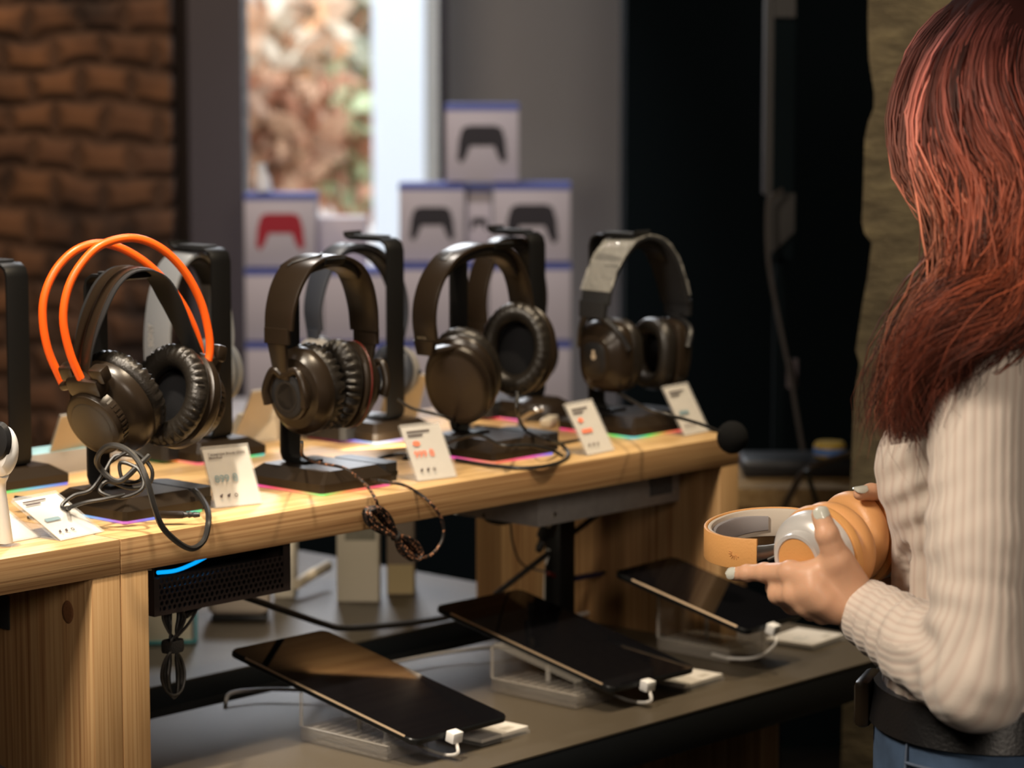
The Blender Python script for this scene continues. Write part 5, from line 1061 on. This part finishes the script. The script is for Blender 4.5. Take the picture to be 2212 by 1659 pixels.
# --- sweater
BONES = [(SHL, ELB), (ELB, WRI), (SHR, ELR), (ELR, WRR)]
def folds(P):
    q = P-ELB; w_ = np.exp(-(np.linalg.norm(q+np.array([0, 0, -.02])-(WRI-ELB)*.12, axis=1)/.07)**2)
    a = (WRI-ELB)/np.linalg.norm(WRI-ELB); u = (SHL-ELB)/np.linalg.norm(SHL-ELB); s_ = q@(a-u); s2 = q@(a+u)
    d = .0030*w_*np.sin(s_*150+3*np.sin(s2*35)); c = (P-WRI)@(-a); w2 = np.exp(-((c-.05)/.06)**2); d += .0016*w2*np.sin(c*230+((P@RT)*90))
    t = (P-TC)@RB; w3 = np.exp(-((t[:, 2]-1.17)/.05)**2)*np.exp(-((t[:, 0]-.06)/.05)**2); d += .0022*w3*np.sin(t[:, 2]*210+t[:, 0]*120)
    return d
def sweater_sdf(P):
    d = torso(P, .002, .976, 1.352); d = smin(d, rc(P, SHL+np.array([0, 0, .004]), body(-.02, .06, 1.318), .040, .034), .03); d = smin(d, rc(P, SHR, body(-.02, -.06, 1.318), .040, .034), .03)
    d = smin(d, ell(P, body(.066, .060, 1.183), (.042, .046, .050), RB), .02); d = smin(d, ell(P, body(.066, -.060, 1.183), (.042, .046, .050), RB), .02)
    cuff = WRI-(ELB-WRI)*.02
    mid = SHL+(ELB-SHL)*.55
    arm = union([rc(P, SHL, mid, .0455, .0445), rc(P, mid, ELB, .0445, .0425), rc(P, ELB, ELB+(cuff-ELB)*.45, .0430, .0385), rc(P, ELB+(cuff-ELB)*.45, cuff, .0385, .0305)], .012)
    d = smin(d, arm, .014); mr = SHR+(ELR-SHR)*.55
    cr = WRR+(ELR-WRR)*.12; d = smin(d, union([rc(P, SHR, mr, .050, .048), rc(P, mr, ELR, .048, .046), rc(P, ELR, cr, .046, .030)], .012), .014)
    d = d+folds(P)
    for c0, e0 in ((WRI, ELB), (WRR, ELR)):
        a = (c0-e0)/np.linalg.norm(c0-e0); near_ = np.linalg.norm(P-c0, axis=1) < .075
        d = np.where(near_, np.maximum(d, (P-(c0+a*.004))@a), d)
    return d
allp = np.array([SHL, ELB, WRI, SHR, ELR, WRR, body(.15, .15, .975), body(-.15, -.15, 1.36)]); lo = allp.min(0)-.07; hi = allp.max(0)+.07
P_, F_ = surfnets(sweater_sdf, lo, hi, .0042)
# rib coordinate: angle round the nearest limb or the trunk
dist = np.stack([rc(P_, a, b_, .045, .036) for a, b_ in BONES]+[torso(P_, 0, .9, 1.4)], 1); who = dist.argmin(1); rib = np.zeros(len(P_))
def sleeve_u(P, s_, e_, w_, cut=.085):
    d1 = (e_-s_)/np.linalg.norm(e_-s_); d2 = (w_-e_)/np.linalg.norm(w_-e_); p0 = e_-d1*cut; p1 = e_+d2*cut; t = np.linspace(0, 1, 26)[:, None]
    ctr = e_+(p0+p1-2*e_)*.12
    C_ = np.vstack([s_-d1*.08+(p0-s_+d1*.08)*np.linspace(0, 1, 30)[:, None], (1-t)**2*p0+2*t*(1-t)*ctr+t*t*p1, p1+(w_-p1)*np.linspace(0.02, 1, 20)[:, None]])
    T_ = np.gradient(C_, axis=0); T_ /= np.linalg.norm(T_, axis=1)[:, None]; nref = np.cross(d1, d2); nref /= np.linalg.norm(nref)
    out = np.zeros(len(P))
    for i in range(0, len(P), 4000):
        q = P[i:i+4000]; j = ((q[:, None]-C_[None])**2).sum(-1).argmin(1); v = q-C_[j]; v -= T_[j]*(v*T_[j]).sum(1)[:, None]; out[i:i+4000] = np.arctan2((v*np.cross(T_[j], nref)).sum(1), v@nref)*.044
    return out
m_ = who < 2; rib[m_] = sleeve_u(P_[m_], SHL, ELB, WRI); m_ = (who == 2) | (who == 3); rib[m_] = sleeve_u(P_[m_], SHR, ELR, WRR)
q = (P_-TC)@RB; rib = np.where(who == 4, np.arctan2(q[:, 0], q[:, 1])*.080+.03, rib)
mk = bpy.data.materials.new('cream_ribbed_knit'); mk.use_nodes = True; N, L = nt(mk); bb_ = N['Principled BSDF']; bb_.inputs['Roughness'].default_value = .9; bb_.inputs['Specular IOR Level'].default_value = .15; bb_.inputs['Sheen Weight'].default_value = .35; bb_.inputs['Sheen Roughness'].default_value = .5
at_ = N.new('ShaderNodeAttribute'); at_.attribute_name = 'rib'; m1 = N.new('ShaderNodeMath'); m1.operation = 'MULTIPLY'; m1.inputs[1].default_value = 2*PI/.0088; L.new(at_.outputs['Fac'], m1.inputs[0]); m2 = N.new('ShaderNodeMath'); m2.operation = 'SINE'; L.new(m1.outputs[0], m2.inputs[0])
m3 = N.new('ShaderNodeMath'); m3.operation = 'MULTIPLY_ADD'; m3.inputs[1].default_value = .5; m3.inputs[2].default_value = .5; L.new(m2.outputs[0], m3.inputs[0])
rr_ = ramp(N, [(.0, (.60, .485, .415)), (.30, (.66, .56, .48)), (.8, (.68, .59, .51))]); L.new(m3.outputs[0], rr_.inputs['Fac']); L.new(rr_.outputs['Color'], bb_.inputs['Base Color'])
tc = N.new('ShaderNodeTexCoord'); nz = N.new('ShaderNodeTexNoise'); nz.inputs['Scale'].default_value = 700; L.new(tc.outputs['Object'], nz.inputs['Vector'])
ma = N.new('ShaderNodeMath'); ma.operation = 'MULTIPLY_ADD'; ma.inputs[1].default_value = .35; L.new(nz.outputs['Fac'], ma.inputs[0]); L.new(m3.outputs[0], ma.inputs[2])
bu = N.new('ShaderNodeBump'); bu.inputs['Strength'].default_value = .28; bu.inputs['Distance'].default_value = .0016; L.new(ma.outputs[0], bu.inputs['Height']); L.new(bu.outputs['Normal'], bb_.inputs['Normal'])
child(mesh_obj('sweater', P_, F_, mk, None, attr={'rib': rib}))
# --- jeans, belt, shoes
def jeans_sdf(P):
    d = torso(P, .004, .84, .957)
    for s_ in (-1, 1): d = smin(d, rc(P, body(0, s_*.080, .84), body(.012, s_*.088, .47), .096, .062), .02); d = smin(d, rc(P, body(.012, s_*.088, .47), body(-.01, s_*.094, .10), .062, .052), .02)
    return np.maximum(d, .07-P[:, 2])
lo = body(0, 0, .05)-np.array([.26, .26, 0]); hi = body(0, 0, .97)+np.array([.26, .26, .01]); P_, F_ = surfnets(jeans_sdf, lo, hi, .009)
mj = mat('faded_denim', (.055, .095, .17), .85, noise=.8, nscale=26, bump=.4, bscale=1500)
jo = child(mesh_obj('jeans', P_, F_, mj, None))
m_seam = mat('denim_seam', (.10, .13, .19), .9, noise=.3, nscale=300)
def hipline(z, a0, a1, n=14, g=.006, z2=None):
    o_ = []
    for k in range(n):
        a = a0+(a1-a0)*k/(n-1); zz = z+((z2 or z)-z)*k/(n-1); hf = np.interp(zz, SEC[:, 0], SEC[:, 2])+g; hl = np.interp(zz, SEC[:, 0], SEC[:, 3])+g
        o_.append(body(hf*math.cos(a), hl*math.sin(a), zz))
    return o_
for z, z2 in ((.926, .927), (.914, .913)):
    b = MB(); b.tube(hipline(z, 1.0, 2.1, z2=z2), .0016, 6, res=2); child(b.build('pocket_seam', m_seam, None))
b = MB(); b.tube(hipline(.955, 1.0, 1.0, 4, z2=.80), .0015, 6); child(b.build('pocket_seam', m_seam, None))
P3 = hipline(.972, 0, 2*PI*.995, 48, g=.006); b = MB(); vs = []; 
for z_, g_ in ((.946, .002), (.946, .010), (.981, .010), (.981, .002)):
    vs.append(np.array(hipline(z_, 0, 2*PI*(47/48), 48, g=g_)))
vs = np.concatenate(vs); b.add(vs, [(j*48+k, j*48+(k+1) % 48, ((j+1) % 4)*48+(k+1) % 48, ((j+1) % 4)*48+k) for j in range(4) for k in range(48)])
child(b.build('belt', mat('black_leather_belt', (.008, .008, .009), .4, bump=.2, bscale=300), None))
bc = body(.118, .040, .961); b = MB(); b.box((-.006, -.032, -.024), (.010, .032, .022), .006, M=frame(bc, EF, None, ZZ)); child(b.build('belt_buckle', M['satin'], None))
for a in (): b = MB(); hp_ = hipline(.922, a, a+.07, 3, g=.012); b.strip([hp_[1]+np.array([0, 0, -.004]), hp_[1]+np.array([0, 0, .052])], .012, .003, Y=tuple((hp_[2]-hp_[0])/np.linalg.norm(hp_[2]-hp_[0]))); child(b.build('belt_loop', mj, None))
for s_ in (-1, 1):
    P_, F_ = surfnets(lambda P: np.maximum(union([rc(P, body(-.05, s_*.095, .045), body(.13, s_*.105, .035), .042, .036), rc(P, body(-.01, s_*.095, .05), body(-.01, s_*.095, .11), .045, .042)], .02), .004-P[:, 2]), body(.04, s_*.1, 0)-np.array([.2, .2, .01]), body(.04, s_*.1, .17)+np.array([.2, .2, 0]), .008); child(mesh_obj('shoe', P_, F_, M['matte'], None))
# --- hair: a solid core and combed locks
GD = [
 [(2115, -15, 2.64), (2035, 48, 2.63), (1982, 128, 2.615), (1955, 230, 2.60), (1957, 320, 2.59), (1972, 385, 2.58), (2024, 440, 2.565), (2050, 520, 2.54), (2048, 600, 2.525), (2010, 690, 2.51), (1970, 760, 2.50), (1945, 820, 2.50), (1922, 880, 2.50), (1916, 925, 2.50)],
 [(2130, -20, 2.60), (2055, 70, 2.575), (1998, 180, 2.55), (1980, 270, 2.535), (1988, 350, 2.52), (2020, 420, 2.505), (2050, 500, 2.49), (2060, 590, 2.48), (2030, 670, 2.475), (1990, 740, 2.475), (1968, 810, 2.47), (1960, 880, 2.47), (1975, 950, 2.47)],
 [(2120, 0, 2.57), (2065, 90, 2.535), (2028, 190, 2.505), (2015, 290, 2.49), (2030, 370, 2.475), (2060, 440, 2.465), (2085, 530, 2.455), (2090, 610, 2.445), (2050, 680, 2.44), (2010, 745, 2.44), (1990, 820, 2.445), (1985, 890, 2.45), (1990, 955, 2.455)],
 [(2150, -10, 2.54), (2095, 80, 2.50), (2065, 190, 2.475), (2075, 300, 2.455), (2110, 380, 2.445), (2130, 470, 2.435), (2135, 560, 2.425), (2120, 630, 2.415), (2070, 690, 2.410), (2030, 740, 2.415), (2000, 800, 2.425), (1992, 860, 2.435)],
 [(2190, -15, 2.53), (2140, 70, 2.485), (2120, 180, 2.455), (2150, 290, 2.44), (2200, 370, 2.43), (2215, 460, 2.42), (2195, 550, 2.41), (2160, 620, 2.400), (2110, 670, 2.395), (2060, 710, 2.400), (2020, 760, 2.410), (1995, 820, 2.425)],
 [(2240, -10, 2.54), (2200, 70, 2.49), (2190, 180, 2.46), (2230, 290, 2.44), (2280, 380, 2.44), (2285, 470, 2.43), (2250, 560, 2.41), (2210, 630, 2.40), (2150, 680, 2.395), (2090, 715, 2.40), (2040, 760, 2.41), (2010, 800, 2.42)],
 [(2300, 0, 2.58), (2290, 80, 2.53), (2290, 190, 2.50), (2320, 300, 2.48), (2350, 400, 2.48), (2350, 500, 2.48), (2330, 590, 2.48), (2300, 680, 2.49), (2280, 760, 2.50), (2270, 840, 2.52)]]
GD = [np.array([at(*q) for q in g]) for g in GD]
NP = 22
def rs(g, n=NP):
    P = smooth(g, 6); d = np.r_[0, np.cumsum(np.linalg.norm(np.diff(P, axis=0), axis=1))]; u = np.linspace(0, d[-1], n); return np.stack([np.interp(u, d, P[:, k]) for k in range(3)], 1)
GR = np.array([rs(g) for g in GD])
HN = np.array([tocam(g) for g in GR.reshape(-1, 3)]).reshape(GR.shape)
def hair_sdf(P):
    d = ell(P, hq(-.005, 0, .030), (.088, .082, .086), RH)
    for g in GR[1:]:
        rr = np.interp(np.linspace(0, 1, NP), [0, .25, .5, .75, 1], [.022, .026, .026, .024, .008])
        for i in range(0, NP-2, 2): d = smin(d, rc(P, g[i]-HN[0][0]*.030+RT*.012, g[i+2]-HN[0][0]*.030+RT*.012, rr[i]*.9, rr[i+2]*.9), .014)
    d = smin(d, rc(P, hq(-.04, .02, -.03), body(-.06, .03, 1.30), .062, .055), .03)
    f_ = (P-HC)@RH; face = np.maximum.reduce([.045-f_[:, 0], np.abs(f_[:, 1])-.052, f_[:, 2]-.045]); return np.maximum(d, -np.maximum(face, -.2))
q = GR.reshape(-1, 3); lo = np.minimum(q.min(0), hq(-.13, -.12, -.2))-.03; hi = np.maximum(q.max(0), HC+.14)+.03
P_, F_ = surfnets(hair_sdf, lo, hi, .006)
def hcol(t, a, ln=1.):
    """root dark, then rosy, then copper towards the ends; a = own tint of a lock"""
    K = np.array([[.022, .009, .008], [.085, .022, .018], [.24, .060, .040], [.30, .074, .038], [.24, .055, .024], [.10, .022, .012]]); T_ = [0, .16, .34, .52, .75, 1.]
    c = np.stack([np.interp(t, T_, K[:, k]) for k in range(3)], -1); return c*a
zt = np.clip((HC[2]+.13-P_[:, 2])/.55, 0, 1); colc = hcol(zt, .38)  # core coloured darker to stand for shade between the locks
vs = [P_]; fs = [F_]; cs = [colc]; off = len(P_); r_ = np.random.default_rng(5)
NS = 9500; tt = np.linspace(0, 1, NP)
clump = [(r_.random()*(len(GR)-1.001), r_.normal(size=3), .22+1.5*r_.random()**1.3, r_.random()*6.3) for _ in range(260)]
clump.sort(key=lambda c: c[0])
for s_ in range(NS):
    cu, cn, ct, cp = clump[r_.integers(len(clump))]; u = np.clip(cu+r_.normal()*.07, 0, len(GR)-1.001); k = int(u); f_ = u-k
    g = GR[k]*(1-f_)+GR[k+1]*f_; nrm = HN[k]
    front = cu < 2.2
    pr = np.interp(tt, [0, .2, .5, .8, 1], [.3, .8, .7, 1.2, 2.1])
    dep = (.006+.012*abs(r_.normal()))*np.interp(tt, [0, .15, .8, 1], [.2, 1, 1, .6])
    wav = .0045*np.sin(tt*15+cp+.6*r_.normal())*np.interp(tt, [0, .3, 1], [.1, .6, 3.6])
    side = np.cross(nrm, np.gradient(g, axis=0)); side /= np.linalg.norm(side, axis=1)[:, None]+1e-9
    off_s = (cn[0]*.006+r_.normal()*.0035)*pr; lay = (cn[1]*.0045+r_.normal()*.002)*pr
    p = g+side*(off_s+wav)[:, None]+nrm*(lay+.006)[:, None]
    if r_.random() < .05: fly = np.cumsum(r_.normal(size=(NP, 3))*.0016, 0)*np.interp(tt, [0, .4, 1], [0, 1, 2.2])[:, None]; p = p+fly
    e = min(1, .70+.42*r_.random()); e = int(NP*e); s0 = 0 if r_.random() < .7 else r_.integers(0, 6)
    if e-s0 < 6: continue
    p = p[s0:e]; t = tt[s0:e]; w_ = (.0004+.0009*r_.random())*np.sin(np.linspace(.35, PI*.97, len(p)))
    sd = side[s0:e]; nn = nrm[s0:e]
    ring = [p+sd*w_[:, None], p+nn*w_[:, None]*.8, p-sd*w_[:, None], p-nn*w_[:, None]*.8]
    V_ = np.stack(ring, 1).reshape(-1, 3); n = len(p); idx = np.arange(n-1)[:, None]*4
    Fq = np.concatenate([np.stack([idx[:, 0]+a, idx[:, 0]+(a+1) % 4, idx[:, 0]+4+(a+1) % 4, idx[:, 0]+4+a], 1) for a in range(4)])
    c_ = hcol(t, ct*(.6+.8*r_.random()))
    if front: c_ = c_*np.interp(t, [0, .08, .2, .42, .6, 1], [1, 1.8, 2.5, 2.0, 1, 1])[:, None]*np.array([1, 1.35, 1.5])  # pinkish highlight on the front locks put into their colour
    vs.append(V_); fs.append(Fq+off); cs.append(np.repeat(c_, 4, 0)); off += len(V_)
V_ = np.concatenate(vs); F_ = np.concatenate(fs); Cc = np.concatenate(cs)
me = bpy.data.meshes.new('hair'); me.from_pydata(V_.tolist(), [], F_.tolist()); me.polygons.foreach_set('use_smooth', [True]*len(F_))
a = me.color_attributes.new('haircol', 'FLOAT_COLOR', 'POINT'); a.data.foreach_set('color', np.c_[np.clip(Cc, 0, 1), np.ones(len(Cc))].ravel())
mh = attrmat('red_dyed_hair', 'haircol', .5, .3); me.materials.append(mh); mh2 = attrmat('hair_core_shade', 'haircol', .9, .04); me.materials.append(mh2); me.polygons.foreach_set('material_index', [1]*len(fs[0])+[0]*(len(F_)-len(fs[0])))
o = bpy.data.objects.new('hair', me); COL.objects.link(o); child(o)

# ================================================================ THE HEADPHONES IN HER HANDS
m_tan = mat('tan_leatherette', (.72, .36, .12), .48, bump=.15, bscale=420); m_tan2 = mat('tan_cushion', (.74, .37, .14), .42, bump=.12, bscale=380)
m_sil = mat('satin_silver', (.74, .72, .69), .30, metal=.3); m_ivory = mat('ivory_padding', (.60, .53, .44), .6); m_gpad = mat('grey_padding', (.30, .28, .28), .6)
c1w = at(1766, 1186, 2.600); c2w = at(1880, 1170, 2.692)
ex = c2w-c1w; ex[2] = 0; sep = np.linalg.norm(ex); ex /= sep
crown = np.cross(ex, ZZ); crown = crown if crown@(-RT) > 0 else -crown          # the crown points to the left
mid = (c1w+c2w)/2
Mh = Matrix(((ex[0], 0, crown[0], mid[0]), (ex[1], 0, crown[1], mid[1]), (0, 1, 0, mid[2]), (0, 0, 0, 1)))
fl = np.cross(crown, ex); Mh = Matrix(((ex[0], fl[0], crown[0], mid[0]), (ex[1], fl[1], crown[1], mid[1]), (ex[2], fl[2], crown[2], mid[2]), (0, 0, 0, 1)))
h = HP('headphones', 'tan and silver headphones held in the hands of the person', Mh, 'held headphones'); del h.r['group']
sg = 1 if fl[2] > 0 else -1
hs = sep/2; TOE1, TOE2 = rad(-6), rad(4)
def hcup(x, side, dz=0, toe=0, tilt=0):
    Mc = cupframe((x, 0, dz), tilt, toe, side)
    Mc = Mc @ Matrix.Scale(1.06, 4)
    shell(h, Mc, [(0, -.027), (.50, -.027), (.52, -.0285), (.60, -.0285), (.62, -.026), (.66, -.021), (.80, -.019), (.96, -.011), (1, -.004), (1.0, 0), (.95, .002)], .040, .0425, m_sil)
    b = MB(); b.lathe([(0, -.0278), (.5, -.0276)], 40, .040, .0425, M=Mc); b.build('tan_disc', m_tan, h.r)
    b = MB(); b.lathe([(.95, .001), (1.04, .0015), (1.08, .005), (1.06, .0085), (.98, .009)], 56, .040, .0425, M=Mc); b.build('tan_rim', m_tan, h.r)
    cushion(h, Mc, .0425, .0450, .008, .027, .40, m=m_tan2)
    return Mc
ca = hcup(-hs, -1, 0, TOE1, rad(-12)); cb = hcup(hs, 1, 0, TOE2, rad(24))
b = MB()
for k in range(3): b.lathe([(0, 0), (.0016, 0), (.0016, .0006), (0, .0006)], 12, M=cb @ Matrix.Rotation(rad(200+k*14), 4, 'Z') @ T3(.0385, 0, -.012) @ Matrix.Rotation(PI/2, 4, 'Y'))
b.build('port', m_ports, h.r)
# band: a U lying flat, near leg end, crown at the left, far leg end
bn = []
for (px_, py_) in ((1640, 1186), (1600, 1172), (1560, 1158), (1532, 1140), (1530, 1122), (1560, 1112), (1610, 1108), (1660, 1112), (1700, 1122)):
    pass
HW = .047+hs*.35
bl = [(-.052, .066), (-.055, .084), (-.053, .103), (-.044, .122), (-.028, .136), (-.006, .142), (.018, .138), (.036, .126), (.048, .108), (.054, .088), (.053, .068)]
Bp = resamp([(x, x*.13*sg-.001*sg, z) for x, z in bl], 48)
b = MB(); b.strip(Bp, .030, .0035, rnd=.3); hb = b.build('headband', m_tan, h.r)
b = MB(); b.strip(inset(Bp, .0035)[1:-1], .028, .005, rnd=.45); b.build('ivory_lining', m_ivory, hb)
b = MB(); b.strip(inset(Bp, .0075)[9:-9], [.014, .020, .020, .014], [.002, .006, .006, .002], rnd=.4); b.build('grey_pad', m_gpad, hb)
pl_ = Bp[5]; b = MB(); d_ = (Bp[8]-Bp[3]); d_ /= np.linalg.norm(d_); nn_ = np.array([-1, 0, -.1])
for k in range(7):
    a = rad(-20+k*28); c0 = pl_+np.array([-.0021, 0, 0]); u_ = d_*math.cos(a)+np.array([0, 1., 0])*math.sin(a); b.tube([c0+u_*.0025, c0+u_*.0058], .0004, 5)
b.build('embossed_mark', mat('embossed_tan', (.60, .29, .10), .5), hb)
for k, sd in ((0, -1), (-1, 1)):
    e = Bp[k]; Mc = ca if sd < 0 else cb; tgt = np.array(Mc @ Vector((0, .040, -.004)))
    b = MB(); b.strip([e+np.array([0, 0, .003]), e*.6+tgt*.4, tgt], [.016, .013, .010], .0022, rnd=.3); b.tube([e*.5+tgt*.5+np.array([0, .008, 0]), tgt+np.array([0, .006, 0])], .0016, 8); b.build('slider', M['steel'], h.r)
